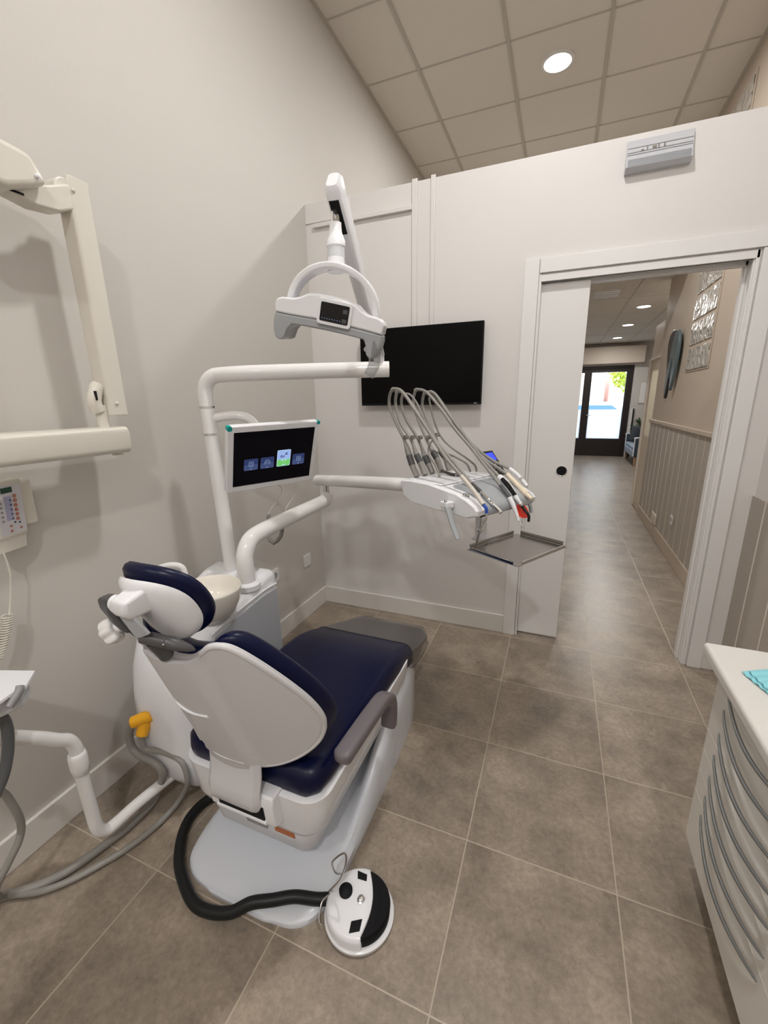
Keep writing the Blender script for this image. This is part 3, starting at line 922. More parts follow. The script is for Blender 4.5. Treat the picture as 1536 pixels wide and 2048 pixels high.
# round logo on nose
Geo(DM @ Matrix.Translation((0.325, 0.026, -0.0185)) @ Matrix.Rotation(0.40, 4, 'Y')).lathe([(0.0150, 0.0), (0.0150, 0.0024), (0.001, 0.0026)], n=28).build('round_badge', M['trim'], t)
Geo(DM @ Matrix.Translation((0.325, 0.026, -0.0162)) @ Matrix.Rotation(0.40, 4, 'Y')).lathe([(0.0120, 0.0), (0.0120, 0.001), (0.0085, 0.001), (0.0085, 0.0)], n=28, close=True).build('badge_ring', M['dgrey'], t)
Geo(DM @ Matrix.Translation((0.325, 0.026, -0.0162)) @ Matrix.Rotation(0.40, 4, 'Y')).lathe([(0.0035, 0.0), (0.0035, 0.001), (0.001, 0.001)], n=16).build('badge_mark', M['dgrey'], t)
# grip handle on the left
g = Geo(DM)
g.loft([[(0.262, -0.004, -0.062), (0.300, -0.004, -0.062), (0.300, -0.004, -0.038), (0.262, -0.004, -0.038)], [(0.266, -0.042, -0.058), (0.298, -0.042, -0.058), (0.298, -0.042, -0.036), (0.266, -0.042, -0.036)]])
g.build('handle_mount', M['white'], t, bevel=0.004, seg=2)
Geo(DM).ball((0.288, -0.036, -0.034), 0.006, 12).build('screw', M['steelm'], t)
Geo(DM).tube([(0.290, -0.030, -0.050), (0.306, -0.032, -0.080), (0.322, -0.034, -0.110), (0.345, -0.036, -0.146), (0.352, -0.036, -0.156)], lambda q: 0.0125 - 0.002 * q, n=14, flat=0.55).build('grip', M['grey'], t, angle=60)
Geo(DM).tube([(0.33, 0.375, -0.080), (0.345, 0.385, -0.105), (0.352, 0.388, -0.135)], 0.012, n=12, flat=0.6).build('grip', M['grey'], t)
# tilted control panel on the right rear
PMX = DM @ Matrix.Translation((0.165, 0.355, 0.042)) @ Matrix.Rotation(0.62, 4, 'Y')
g = Geo(DM @ Matrix.Translation((0.158, 0.383, 0.043)) @ Matrix.Rotation(0.85, 4, 'Y'))
cp = g.prism([(-0.062, -0.028), (0.062, -0.028), (0.062, 0.040), (-0.062, 0.040)], -0.003, 0.003).build('control_panel', M['black'], t, bevel=0.002, seg=2)
g = Geo(DM @ Matrix.Translation((0.158, 0.383, 0.043)) @ Matrix.Rotation(0.85, 4, 'Y'))
g.prism([(-0.052, -0.014), (-0.012, -0.014), (-0.012, 0.032), (-0.052, 0.032)], 0.0030, 0.0036).build('display', M['lcd'], cp, smooth=False)
for i in range(3):
    for j in range(3):
        g = Geo(DM @ Matrix.Translation((0.158, 0.383, 0.043)) @ Matrix.Rotation(0.85, 4, 'Y'))
        g.cyl((0.008 + 0.018 * i, -0.014 + 0.020 * j, 0.003), (0.008 + 0.018 * i, -0.014 + 0.020 * j, 0.0045), 0.0028, n=10).build('button', M['grey'], cp)
# whips
WH = {
 1: [(0.048, 0.05, 0.012), (0.019, 0.05, 0.052), (-0.002, 0.05, 0.094), (-0.031, 0.05, 0.152), (-0.082, 0.05, 0.216), (-0.117, 0.05, 0.27), (-0.126, 0.05, 0.303), (-0.118, 0.05, 0.333), (-0.102, 0.05, 0.352)],
 2: [(0.042, 0.1, 0.012), (0.013, 0.1, 0.057), (-0.012, 0.1, 0.089), (-0.046, 0.1, 0.148), (-0.107, 0.1, 0.207), (-0.138, 0.1, 0.269), (-0.145, 0.1, 0.308), (-0.135, 0.1, 0.344)],
 3: [(0.034, 0.15, 0.012), (0.009, 0.15, 0.046), (-0.016, 0.15, 0.078), (-0.055, 0.15, 0.144), (-0.125, 0.15, 0.216), (-0.158, 0.15, 0.267), (-0.165, 0.15, 0.308), (-0.152, 0.15, 0.335)],
 4: [(0.036, 0.2, 0.012), (0.007, 0.2, 0.064), (-0.018, 0.2, 0.091), (-0.057, 0.2, 0.141), (-0.11, 0.2, 0.22), (-0.137, 0.2, 0.278), (-0.144, 0.2, 0.313), (-0.128, 0.2, 0.352)],
 5: [(0.023, 0.26, 0.012), (-0.003, 0.26, 0.064), (-0.029, 0.26, 0.085), (-0.064, 0.26, 0.148), (-0.126, 0.26, 0.23), (-0.149, 0.26, 0.283), (-0.146, 0.26, 0.318), (-0.136, 0.26, 0.338)]}
for k, pts in WH.items():
    w = Geo(DM).tube(pts, lambda q: 0.0125 - 0.0005 * q if q < 0.28 else max(0.0064, 0.0125 - (q - 0.28) * 0.075), n=12, sub=5).build('whip_arm', M['hose'], t, angle=60)
    a, b = Vector(pts[1]), Vector(pts[2])
    Geo(DM).cyl(a.lerp(b, 0.05), a.lerp(b, 0.95), 0.0132, n=16).build('dark_sleeve', M['dgrey'], w)
    tp = Vector(pts[-1])
    Geo(DM).cyl(tp + Vector((0, -0.008, -0.004)), tp + Vector((0, 0.008, -0.004)), 0.006, n=12).build('top_clip', M['hose'], w)
    rl = Vector(pts[3])
    Geo(DM).cyl(rl + Vector((0.010, -0.008, 0.010)), rl + Vector((0.010, 0.008, 0.010)), 0.0085, n=16).build('roller', M['steel'], w)
for nm, pts in (('return_hose', [(-0.151, 0.3, 0.318), (-0.142, 0.309, 0.258), (-0.123, 0.317, 0.197), (-0.095, 0.326, 0.143), (-0.034, 0.334, 0.097), (0.04, 0.343, 0.06), (0.088, 0.351, 0.028), (0.102, 0.345, -0.006)]),
                ('return_hose', [(-0.082, 0.28, 0.079), (-0.008, 0.29, 0.073), (0.04, 0.3, 0.058), (0.078, 0.31, 0.037), (0.094, 0.32, -0.003)]),
                ('return_hose', [(0.013, 0.2, 0.167), (-0.015, 0.18, 0.128), (-0.002, 0.16, 0.084), (0.06, 0.14, 0.047), (0.108, 0.12, -0.001)]),
                ('return_hose', [(-0.152, 0.15, 0.335), (-0.116, 0.154, 0.33), (-0.077, 0.158, 0.296), (-0.042, 0.161, 0.24), (0.0, 0.165, 0.186), (0.076, 0.169, 0.101), (0.119, 0.172, 0.061), (0.139, 0.176, 0.03), (0.133, 0.18, 0.0)])):
    Geo(DM).tube(pts, 0.0042, n=10, sub=5).build(nm, M['hose'], t)
Geo(DM).tube([(0.062, 0.17, 0.024), (0.107, 0.18, 0.014), (0.164, 0.19, 0.014)], 0.0062, n=12, sub=4).build('tube_stub', M['brown'], t)
# tray support under the head
sp = Geo(DM).box(0.150, 0.180, 0.292, 0.335, -0.275, -0.080).build('tray_post', M['white'], t, bevel=0.003, seg=2)
Geo(DM).box(0.135, 0.205, 0.290, 0.375, -0.284, -0.270).build('tray_shelf', M['white'], sp, bevel=0.003, seg=2)
g = Geo(DM).tube([(0.285, 0.165, -0.085), (0.285, 0.170, -0.105), (0.262, 0.190, -0.175), (0.246, 0.200, -0.215), (0.222, 0.215, -0.277)], 0.0046, n=10, sub=2)
rod = g.build('support_rod', M['chrome'], t)
Geo(DM).ball((0.256, 0.194, -0.190), 0.0125, 20).build('ball_joint', M['chrome'], rod)
rs = Geo(DM).lathe([(0.030, 0.0), (0.032, 0.002), (0.002, 0.003)], (0.414, 0.226, -0.088), (0.75, -0.1, 0.66)).build('light_shield', M['red'], None, root=(1.41, -0.85, 1.02))
tag(rs, 'small round red light shield at the tip of the curing light', 'light shield')

# instruments hanging over the front of the delivery head
def instrument(name, label, hose, parts, cat='dental handpiece', r=0.0060):
    base = DM @ Vector(parts[0][1][0])
    i = thing(name, label, cat, base, 'instruments on the delivery unit')
    Geo(DM).tube(hose, r, n=12, sub=5).build('hose', M['hose'], i, angle=60)
    for pn, pts, rad, m in parts:
        Geo(DM).tube(pts, rad, n=14, sub=4).build(pn, m, i, angle=50)
    return i
instrument('air_water_syringe', 'ivory dental syringe with blue collar, leftmost of the hanging instruments',
    [(-0.102, 0.05, 0.352), (-0.06, 0.051, 0.347), (-0.018, 0.05, 0.32), (0.029, 0.047, 0.276), (0.08, 0.043, 0.23), (0.145, 0.039, 0.168), (0.222, 0.034, 0.1), (0.304, 0.027, 0.045)],
    [('body', [(0.300, 0.028, 0.048), (0.367, 0.025, -0.002), (0.410, 0.016, -0.033)], lambda q: 0.0074 + 0.0008 * math.sin(q * 3), M['ivory']),
     ('collar', [(0.410, 0.016, -0.033), (0.420, 0.019, -0.044), (0.421, 0.020, -0.060)], 0.0058, M['blue']),
     ('nozzle', [(0.421, 0.020, -0.060), (0.420, 0.021, -0.080), (0.408, 0.020, -0.100), (0.396, 0.020, -0.128)], 0.0032, M['chrome'])], 'dental syringe', 0.0066)
instrument('turbine_handpiece', 'slim steel turbine handpiece on a grey hose, second from left over the grey mat',
    [(-0.135, 0.1, 0.344), (-0.104, 0.106, 0.338), (-0.057, 0.109, 0.296), (0.0, 0.111, 0.237), (0.055, 0.11, 0.18), (0.148, 0.11, 0.106), (0.222, 0.107, 0.052), (0.288, 0.104, 0.005)],
    [('coupling', [(0.284, 0.103, 0.009), (0.340, 0.090, -0.012)], 0.0068, M['dgrey']),
     ('body', [(0.340, 0.090, -0.012), (0.390, 0.078, -0.036), (0.424, 0.088, -0.063)], lambda q: 0.0078 - 0.0022 * q, M['chrome']),
     ('head', [(0.418, 0.089, -0.060), (0.428, 0.088, -0.070)], 0.0068, M['chrome'])])
instrument('scaler_handpiece', 'long white scaler handpiece with steel tip hanging lowest over the tray',
    [(-0.128, 0.2, 0.352), (-0.086, 0.205, 0.346), (-0.047, 0.208, 0.323), (0.017, 0.21, 0.267), (0.095, 0.209, 0.193), (0.177, 0.209, 0.128), (0.249, 0.206, 0.068), (0.305, 0.204, 0.022), (0.342, 0.2, -0.009)],
    [('coupling', [(0.338, 0.198, -0.003), (0.395, 0.178, -0.034)], 0.0064, M['dgrey']),
     ('body', [(0.395, 0.178, -0.034), (0.418, 0.177, -0.068), (0.436, 0.181, -0.113)], lambda q: 0.0092 - 0.0030 * q, M['white']),
     ('tip', [(0.434, 0.185, -0.112), (0.447, 0.182, -0.127), (0.452, 0.181, -0.132)], 0.0030, M['chrome'])])
instrument('curing_light', 'white curing light with black grip and curved black tip',
    [(-0.136, 0.26, 0.338), (-0.098, 0.264, 0.34), (-0.066, 0.267, 0.32), (-0.009, 0.268, 0.26), (0.055, 0.268, 0.199), (0.133, 0.267, 0.131), (0.2, 0.266, 0.073), (0.252, 0.264, 0.037), (0.29, 0.261, 0.012)],
    [('body', [(0.286, 0.260, 0.016), (0.334, 0.243, -0.006), (0.390, 0.215, -0.034), (0.420, 0.219, -0.066)], lambda q: 0.0110 + 0.0045 * math.sin(PI * min(1, q * 1.2)) - 0.005 * q, M['white']),
     ('grip', [(0.312, 0.243, 0.012), (0.350, 0.229, -0.006), (0.396, 0.207, -0.030)], lambda q: 0.0095 - 0.003 * abs(q - 0.4), M['black']),
     ('ring', [(0.416, 0.221, -0.064), (0.422, 0.220, -0.070)], 0.0095, M['steel']),
     ('light_tip', [(0.422, 0.22, -0.070), (0.436, 0.22, -0.084), (0.450, 0.22, -0.098), (0.451, 0.22, -0.120)], lambda q: 0.0058 - 0.001 * q, M['black'])], 'curing light')
instrument('beige_handpiece', 'beige micromotor handpiece, rightmost of the hanging instruments',
    [(-0.122, 0.28, 0.344), (-0.096, 0.288, 0.329), (-0.034, 0.294, 0.265), (0.029, 0.298, 0.186), (0.105, 0.302, 0.115), (0.183, 0.304, 0.067), (0.238, 0.306, 0.042), (0.291, 0.307, 0.018)],
    [('body', [(0.287, 0.307, 0.020), (0.345, 0.297, -0.014), (0.395, 0.282, -0.039)], lambda q: 0.0088 + 0.002 * q, M['beige']),
     ('nose', [(0.395, 0.282, -0.039), (0.424, 0.273, -0.050)], lambda q: 0.0098 - 0.0035 * q, M['beige'])])
instrument('cream_handpiece', 'short cream handpiece parked behind the beige one at the right end of the deck',
    [(-0.10, 0.27, 0.335), (-0.02, 0.30, 0.245), (0.08, 0.33, 0.125), (0.17, 0.36, 0.060), (0.25, 0.375, 0.030)],
    [('body', [(0.248, 0.375, 0.031), (0.29, 0.378, 0.006), (0.33, 0.38, -0.030)], 0.0080, M['white']),
     ('ring', [(0.300, 0.3785, 0.000), (0.306, 0.379, -0.006)], 0.0092, M['chrome'])])

# steel instrument tray
t = thing('instrument_tray', 'rectangular stainless steel instrument tray with raised rims below the delivery head', 'tray', DM @ Vector((0.33, 0.345, -0.28)))
V0, V1, U0, U1, TZ = 0.207, 0.447, 0.180, 0.512, -0.283
Geo(DM).box(V0, V1, U0, U1, TZ - 0.002, TZ).build('plate', M['steel'], t)
def rim(a, b, inward):
    a, b, inward = Vector(a), Vector(b), Vector(inward)
    upv = Vector((0, 0, 1))
    prof = [(0.0, 0.0), (0.0, 0.014), (0.004, 0.0175), (0.010, 0.0150), (0.010, 0.0125), (0.004, 0.0150), (0.0022, 0.013), (0.0022, 0.0)]
    d = (b - a).normalized()
    g = Geo(DM)
    g.loft([[p - inward * q0 * 0.5 + inward * 0 + upv * q1 - inward * 0.002 for q0, q1 in prof] for p in (a, b)])
    g.build('rim', M['steel'] if inward.x > 0 or inward.y < 0 else M['chrome'], t, bevel=0.0008, seg=1)
cr = 0.018
rim((V0, U0 + cr, TZ), (V0, U1 - cr, TZ), (1, 0, 0))
rim((V1, U0 + cr, TZ), (V1, U1 - cr, TZ), (-1, 0, 0))
rim((V0 + cr, U0, TZ), (V1 - cr, U0, TZ), (0, 1, 0))
rim((V0 + cr, U1, TZ), (V1 - cr, U1, TZ), (0, -1, 0))

# ------------------------------------------------------------------ operating light
t = thing('operating_light', 'white dental operating light with grey underside and arched yoke, on a sloping arm', 'dental lamp', (0.905, -0.965, 1.56))
A0, A1 = Vector((0.872, -0.978, 1.590)), Vector((0.948, -1.445, 1.964))
dz = (A1 - A0).normalized()
sx_ = dz.cross(Vector((0, 0, 1))).normalized()
sy_ = sx_.cross(dz)
g = Geo()
rr = []
for q, w, h in ((-0.02, 0.012, 0.020), (0.0, 0.017, 0.028), (0.90, 0.0195, 0.034), (0.985, 0.019, 0.032), (1.0, 0.014, 0.026)):
    c = A0 + (A1 - A0) * q
    rr.append([c + sx_ * a + sy_ * b for a, b in rrect(-w, w, -h, h, 0.010, 4)])
g.loft(rr)
armo = g.build('spring_arm', M['white'], t, angle=40)
Geo().cyl((0.870, -0.979, 1.552), (0.870, -0.979, 1.600), 0.020).build('pivot_joint', M['white'], t, bevel=0.004, seg=2)
# dark slot under the arm end
c = A0 + (A1 - A0) * 0.90
g = Geo()
g.loft([[c + dz * zz + sx_ * a - sy_ * b for a, b in ((-0.013, 0.028), (0.013, 0.028), (0.013, 0.0345), (-0.013, 0.0345))] for zz in (-0.055, 0.030)])
g.build('slot', M['blackm'], armo)
HT = Vector((0.937, -1.415, 1.913))
NB = Vector((0.966, -1.478, 1.755))
nd = (HT - NB).normalized()
L = (HT - NB).length
nk = Geo().lathe([(0.0205, -0.010), (0.0215, -0.004), (0.0215, 0.060), (0.0240, 0.062), (0.0240, 0.078), (0.0215, 0.084), (0.0160, 0.102), (0.0150, 0.122), (0.0150, 0.130), (0.010, 0.131)], NB, nd, n=32).build('neck', M['white'], t, angle=35)
Geo().lathe([(0.0219, 0.030), (0.0219, 0.0605)], NB, nd, n=32).build('sleeve', M['sleeve'], nk, angle=35)
Geo().lathe([(0.0108, 0.128), (0.0108, L + 0.012)], NB, nd, n=24).build('chrome_pin', M['chrome'], nk)
# head frame
hc = Vector((0.952, -1.487, 1.622))
ex = Vector((0.905, 0.30, -0.215)).normalized()
ez = Vector((0.0, 0.0, 1.0))
ez = (ez - ex * ez.dot(ex)).normalized()
ey = ez.cross(ex)
hz_tilt = Matrix(((ex.x, ey.x, ez.x, hc.x), (ex.y, ey.y, ez.y, hc.y), (ex.z, ey.z, ez.z, hc.z), (0, 0, 0, 1)))
HM = hz_tilt @ Matrix.Rotation(math.radians(8), 4, 'X')
topz = [(-0.136, 0.028), (-0.132, 0.037), (-0.120, 0.043), (-0.094, 0.045), (-0.076, 0.052), (-0.058, 0.063), (-0.035, 0.067), (0.0, 0.068), (0.035, 0.067), (0.058, 0.062), (0.076, 0.050), (0.094, 0.043), (0.120, 0.041), (0.132, 0.035), (0.136, 0.026)]
low = [(0.135, 0.004), (0.10, 0.006), (0.0, 0.010), (-0.10, 0.006), (-0.135, 0.006)]
poly = topz + low
g = Geo(HM)
secs = []
for yv, s in ((-0.052, 0.90), (-0.047, 0.97), (-0.036, 1.0), (0.036, 1.0), (0.047, 0.97), (0.052, 0.90)):
    secs.append([(a * (0.94 + 0.06 * s), yv, 0.025 + (b - 0.025) * s) for a, b in poly])
g.loft(secs)
head = g.build('head_housing', M['white'], t, bevel=0.003, seg=2, angle=40)
lowp = [(-0.135, 0.006), (-0.10, 0.006), (0.0, 0.010), (0.10, 0.006), (0.135, 0.004), (0.137, -0.010), (0.134, -0.036), (0.128, -0.052), (0.116, -0.056), (0.106, -0.048), (0.101, -0.026), (0.094, -0.014), (0.0, -0.010), (-0.092, -0.014), (-0.101, -0.026), (-0.107, -0.048), (-0.117, -0.056), (-0.128, -0.052), (-0.135, -0.036), (-0.137, -0.010)]
g = Geo(HM)
g.loft([[(a * s2, yv, b) for a, b in lowp] for yv, s2 in ((-0.050, 0.975), (-0.044, 1.0), (0.0, 1.0), (0.044, 1.0), (0.050, 0.975))])
g.build('lower_shell', M['grey'], t, bevel=0.004, seg=3, angle=40)
if True:
    Geo(HM).tube([(0.118, -0.030, -0.010), (0.125, -0.034, -0.040), (0.127, -0.036, -0.072), (0.119, -0.036, -0.096)], lambda q: 0.020 - 0.003 * q, n=20, flat=0.8).build('side_handle', M['clear'], t)
    Geo(HM).tube([(0.112, 0.030, -0.010), (0.104, 0.036, -0.030), (0.094, 0.040, -0.044)], lambda q: 0.017 - 0.005 * q, n=20, flat=0.8).build('side_handle', M['white'], t)
fp_ = Geo(HM @ Matrix.Translation((0.014, -0.0515, 0.030)) @ Matrix.Rotation(-0.0, 4, 'X')).prism(rrect(-0.042, 0.042, -0.029, 0.029, 0.007), -0.006, 0.0, 'y').build('panel_bezel', M['white'], t, bevel=0.0015, seg=2)
pn = Geo(HM @ Matrix.Translation((0.014, -0.0515, 0.030))).prism(rrect(-0.035, 0.035, -0.021, 0.021, 0.003), -0.0072, -0.005, 'y').build('touch_panel', M['black'], t)
for k in range(8):
    Geo(HM @ Matrix.Translation((0.014, -0.0515, 0.030))).cyl((-0.029 + k * 0.0063, -0.0072, -0.0145), (-0.029 + k * 0.0063, -0.0078, -0.0145), 0.0010, n=8).build('indicator', M['scr_icon'], pn, smooth=False)
for zz in (0.008, -0.013):
    Geo(HM @ Matrix.Translation((0.014, -0.0515, 0.030))).prism(rrect(0.020, 0.031, zz - 0.0045, zz + 0.0045, 0.001), -0.0077, -0.007, 'y').build('touch_key', M['dgrey'], pn)
# lamp glass underneath
Geo(HM).box(-0.085, 0.085, -0.035, 0.035, -0.0125, -0.009).build('lens', M['clear'], t)
# yoke: arched band
g = Geo(HM)
rings = []
for k in range(25):
    a = PI * k / 24
    cxx, czz = 0.0, 0.036
    ro, ri = 0.117, 0.101
    hh = 0.90
    c_, s_ = math.cos(a), math.sin(a)
    wy = 0.024 + 0.012 * s_
    lift = 0.0
    rings.append([(ri * -c_, -wy, czz + ri * s_ * hh), (ro * -c_, -wy, czz + ro * s_ * hh), (ro * -c_, wy, czz + ro * s_ * hh), (ri * -c_, wy, czz + ri * s_ * hh)])
g.loft(rings)
g.build('yoke', M['white'], t, bevel=0.0045, seg=3, angle=30)

# ------------------------------------------------------------------ dental chair
XC = 0.75
t = thing('dental_chair', 'navy leather dental chair with white shell, seen from behind, on a pale enamel base', 'dental chair', (XC, -1.25, 0.0))
# base: low plate behind rising to a hump at the front
def base_ring(y, hw, ze, zc, fl=0.0, z0=0.0):
    pts = []
    n = 44
    pts.append((XC - hw, y, z0))
    for k in range(n + 1):
        s = -1 + 2 * k / n
        f = abs(s)
        q = max(0.0, min(1.0, (f - 0.66) / 0.22))
        q = q * q * (3 - 2 * q)
        edge = max(0.0, (f - 0.90) / 0.10)
        z = zc + (ze - zc) * q - (ze - z0) * 0.55 * edge ** 2.6 * 0.5
        pts.append((XC + s * hw * (1.0), y, max(z, z0 + 0.001)))
    pts.append((XC + hw, y, z0))
    return pts
bs = [(-1.846, 0.120, 0.010, 0.010), (-1.838, 0.175, 0.016, 0.016), (-1.815, 0.215, 0.022, 0.022), (-1.775, 0.240, 0.026, 0.026), (-1.70, 0.254, 0.032, 0.032), (-1.60, 0.258, 0.042, 0.038), (-1.50, 0.260, 0.070, 0.044),
      (-1.42, 0.260, 0.115, 0.052), (-1.34, 0.260, 0.175, 0.066), (-1.27, 0.259, 0.225, 0.092), (-1.19, 0.257, 0.268, 0.135), (-1.10, 0.254, 0.295, 0.190), (-1.02, 0.250, 0.300, 0.235), (-0.95, 0.244, 0.292, 0.262), (-0.88, 0.230, 0.268, 0.262),
      (-0.82, 0.212, 0.230, 0.228), (-0.77, 0.190, 0.170, 0.170), (-0.735, 0.165, 0.090, 0.090), (-0.72, 0.155, 0.02, 0.02)]
def row_at(rows, i, q):
    a, b, c, d = rows[max(i - 1, 0)], rows[i], rows[i + 1], rows[min(i + 2, len(rows) - 1)]
    o = tuple(0.5 * (2 * b[k] + (c[k] - a[k]) * q + (2 * a[k] - 5 * b[k] + 4 * c[k] - d[k]) * q * q + (3 * b[k] - a[k] - 3 * c[k] + d[k]) * q ** 3) for k in range(4))
    return (o[0], o[1], max(o[2], 0.008), max(o[3], 0.008))
bs = [(-1.852, 0.070, 0.009, 0.009), (-1.851, 0.095, 0.010, 0.010)] + bs
g = Geo().loft([base_ring(*row_at(bs, i, q / 4)) for i in range(len(bs) - 1) for q in range(4)] + [base_ring(*bs[-1])])
bo = g.build('base', M['basewhite'], t, angle=50)
Geo().tube([(XC + 0.165, -1.215, 0.123), (XC + 0.0, -1.215, 0.120)], 0.0016, n=6, sub=1).build('joint_line', M['dgrey'], bo)
Geo().tube([(XC + 0.2600, -1.235, 0.01), (XC + 0.2600, -1.22, 0.06), (XC + 0.2590, -1.200, 0.105)], 0.0013, n=6, sub=3).build('joint_line', M['panelgrey'], bo)
# lift body between base and seat
g = Geo()
g.loft([[(XC + a, y, z) for a, y in rrect(-hx, hx, y0, y1, 0.05, 6)] for z, hx, y0, y1 in ((0.05, 0.12, -1.52, -1.05), (0.085, 0.150, -1.66, -1.03), (0.105, 0.172, -1.700, -1.02), (0.130, 0.185, -1.722, -1.01), (0.235, 0.198, -1.742, -1.0))])
g.build('lift_body', M['white'], t, angle=50)
# seat pan
g = Geo()
g.loft([[(XC + a, y, z) for a, y in rrect(-hx, hx, y0, y1, r, 6)] for z, hx, y0, y1, r in ((0.212, 0.190, -1.730, -1.05, 0.05), (0.222, 0.215, -1.745, -1.03, 0.055), (0.245, 0.236, -1.752, -1.0, 0.065), (0.33, 0.250, -1.760, -0.98, 0.07), (0.372, 0.252, -1.766, -0.98, 0.07), (0.376, 0.247, -1.760, -0.985, 0.07))])
pan = g.build('seat_pan', M['white'], t, angle=50)
# hinge block at the rear with its dark slot
g = Geo().loft([[(XC + a, y, z) for a, y in ((-0.105, yb), (0.122, yb), (0.122, -1.66), (-0.105, -1.66))] for z, yb in ((0.270, -1.770), (0.285, -1.792), (0.360, -1.800), (0.385, -1.792))])
hb = g.build('hinge_block', M['white'], t, bevel=0.006, seg=3)
g = Geo().loft([[(XC + a, y, z) for a, y in ((-0.068, yb), (0.092, yb), (0.092, -1.70), (-0.068, -1.70))] for z, yb in ((0.302, -1.7985), (0.352, -1.8030))])
g.build('slot', M['blackm'], hb)
Geo().tube([(XC - 0.075, -1.796, 0.299), (XC + 0.098, -1.796, 0.299)], 0.0065, n=12, sub=1).build('rail', M['white'], hb)
Geo().loft([[(XC + a, y, z) for a, y in ((0.072, yb), (0.140, yb), (0.140, yb + 0.02), (0.072, yb + 0.02))] for z, yb in ((0.188, -1.7360), (0.215, -1.7415))]).build('warning_label', M['orange'], t)
Geo().loft([[(XC + a, y, z) for a, y in ((-0.035, yb), (0.040, yb), (0.040, yb + 0.02), (-0.035, yb + 0.02))] for z, yb in ((0.178, -1.7340), (0.212, -1.7410))]).build('rating_plate', M['platebrown'], t)
# seat and leg cushion in one length
def cush(y, hw, zt, zb, r=0.045):
    return [(XC + a, y, b) for a, b in rrect(-hw, hw, zb, zt, r, 6)]
def spath(pts):
    rings = []
    for (y, hw, zt, zb, r) in pts:
        rings.append(cush(y, hw, zt, zb, r))
    return rings
sp_ = [(-1.752, 0.185, 0.425, 0.385, 0.019), (-1.746, 0.215, 0.443, 0.372, 0.033), (-1.725, 0.238, 0.458, 0.366, 0.043), (-1.68, 0.248, 0.466, 0.364, 0.048), (-1.55, 0.251, 0.464, 0.362, 0.048),
       (-1.40, 0.251, 0.456, 0.36, 0.046), (-1.28, 0.250, 0.455, 0.355, 0.046), (-1.20, 0.250, 0.455, 0.345, 0.046), (-1.12, 0.249, 0.448, 0.325, 0.046), (-1.04, 0.247, 0.426, 0.300, 0.045), (-0.92, 0.242, 0.381, 0.268, 0.042), (-0.80, 0.235, 0.335, 0.245, 0.040), (-0.70, 0.226, 0.300, 0.222, 0.037), (-0.62, 0.212, 0.276, 0.205, 0.034), (-0.575, 0.185, 0.262, 0.200, 0.028), (-0.560, 0.150, 0.248, 0.208, 0.019)]
g = Geo().loft(spath(sp_))
g.build('seat_cushion', M['navy'], t, angle=80)
g = Geo().loft([[(XC + a, y, b) for a, b in rrect(-hw, hw, zb, zt, 0.02, 4)] for y, hw, zt, zb in ((-1.15, 0.17, 0.335, 0.25), (-0.95, 0.17, 0.275, 0.22), (-0.70, 0.15, 0.222, 0.195))])
g.build('leg_support', M['white'], t, bevel=0.003)
# clear foot cover
cv = []
for (y, hw, zt, zb, r) in [(-0.945, 0.2435, 0.393, 0.285, 0.043), (-0.92, 0.2445, 0.3840, 0.262, 0.043), (-0.80, 0.2385, 0.3385, 0.235, 0.041), (-0.70, 0.2305, 0.3035, 0.210, 0.038), (-0.62, 0.2165, 0.280, 0.190, 0.035), (-0.562, 0.190, 0.2655, 0.182, 0.029), (-0.545, 0.165, 0.255, 0.186, 0.019)]:
    rg = []
    for (a, b) in rrect(-hw, hw, zb, zt, r, 6):
        w = 0.0012 * math.sin(a * 60 + y * 90) + 0.0008 * math.sin(a * 23 - y * 40)
        if b < zb + 0.03:
            b -= 0.010 + 0.008 * math.sin(y * 45)
            a *= 1.03
        rg.append((XC + a, y, b + w))
    cv.append(rg)
Geo().loft(cv, cap=False).build('foot_cover', M['film'], t, angle=80)
# backrest surfaces
def back_y(x, z, B=0.09):
    return -1.745 - 0.349 * (z - 0.35) + B * (abs(x - XC) / 0.25) ** 2
OUT = [(0.0, 0.462), (0.07, 0.466), (0.138, 0.486), (0.196, 0.520), (0.240, 0.566), (0.262, 0.616), (0.2645, 0.665), (0.251, 0.731), (0.225, 0.800), (0.192, 0.866), (0.160, 0.914), (0.135, 0.933), (0.110, 0.930), (0.088, 0.912), (0.055, 0.892), (0.0, 0.884)]
def outline_pts(sub=4, kx=1.0, grow=0.0):
    P = catmull([(a, 0, b) for a, b in OUT], sub)
    right = [(p.x, p.z) for p in P]
    left = [(-a, b) for a, b in reversed(right[1:-1])]
    full = right + left
    if grow:
        out = []
        n = len(full)
        for i in range(n):
            a, b = full[i - 1], full[(i + 1) % n]
            dx, dz_ = b[0] - a[0], b[1] - a[1]
            l_ = math.hypot(dx, dz_) or 1
            out.append((full[i][0] + grow * dz_ / l_, full[i][1] - grow * dx / l_))
        full = out
    return full
def ridge(x, z):
    ax = abs(x - XC)
    wr = 0.062 + 0.035 * max(0, min(1, (z - 0.46) / 0.4)) * 0.0 + 0.02 * (0.9 - z)
    q = max(0.0, min(1.0, (wr + 0.022 - ax) / 0.022))
    return -0.021 * q * q * (3 - 2 * q)
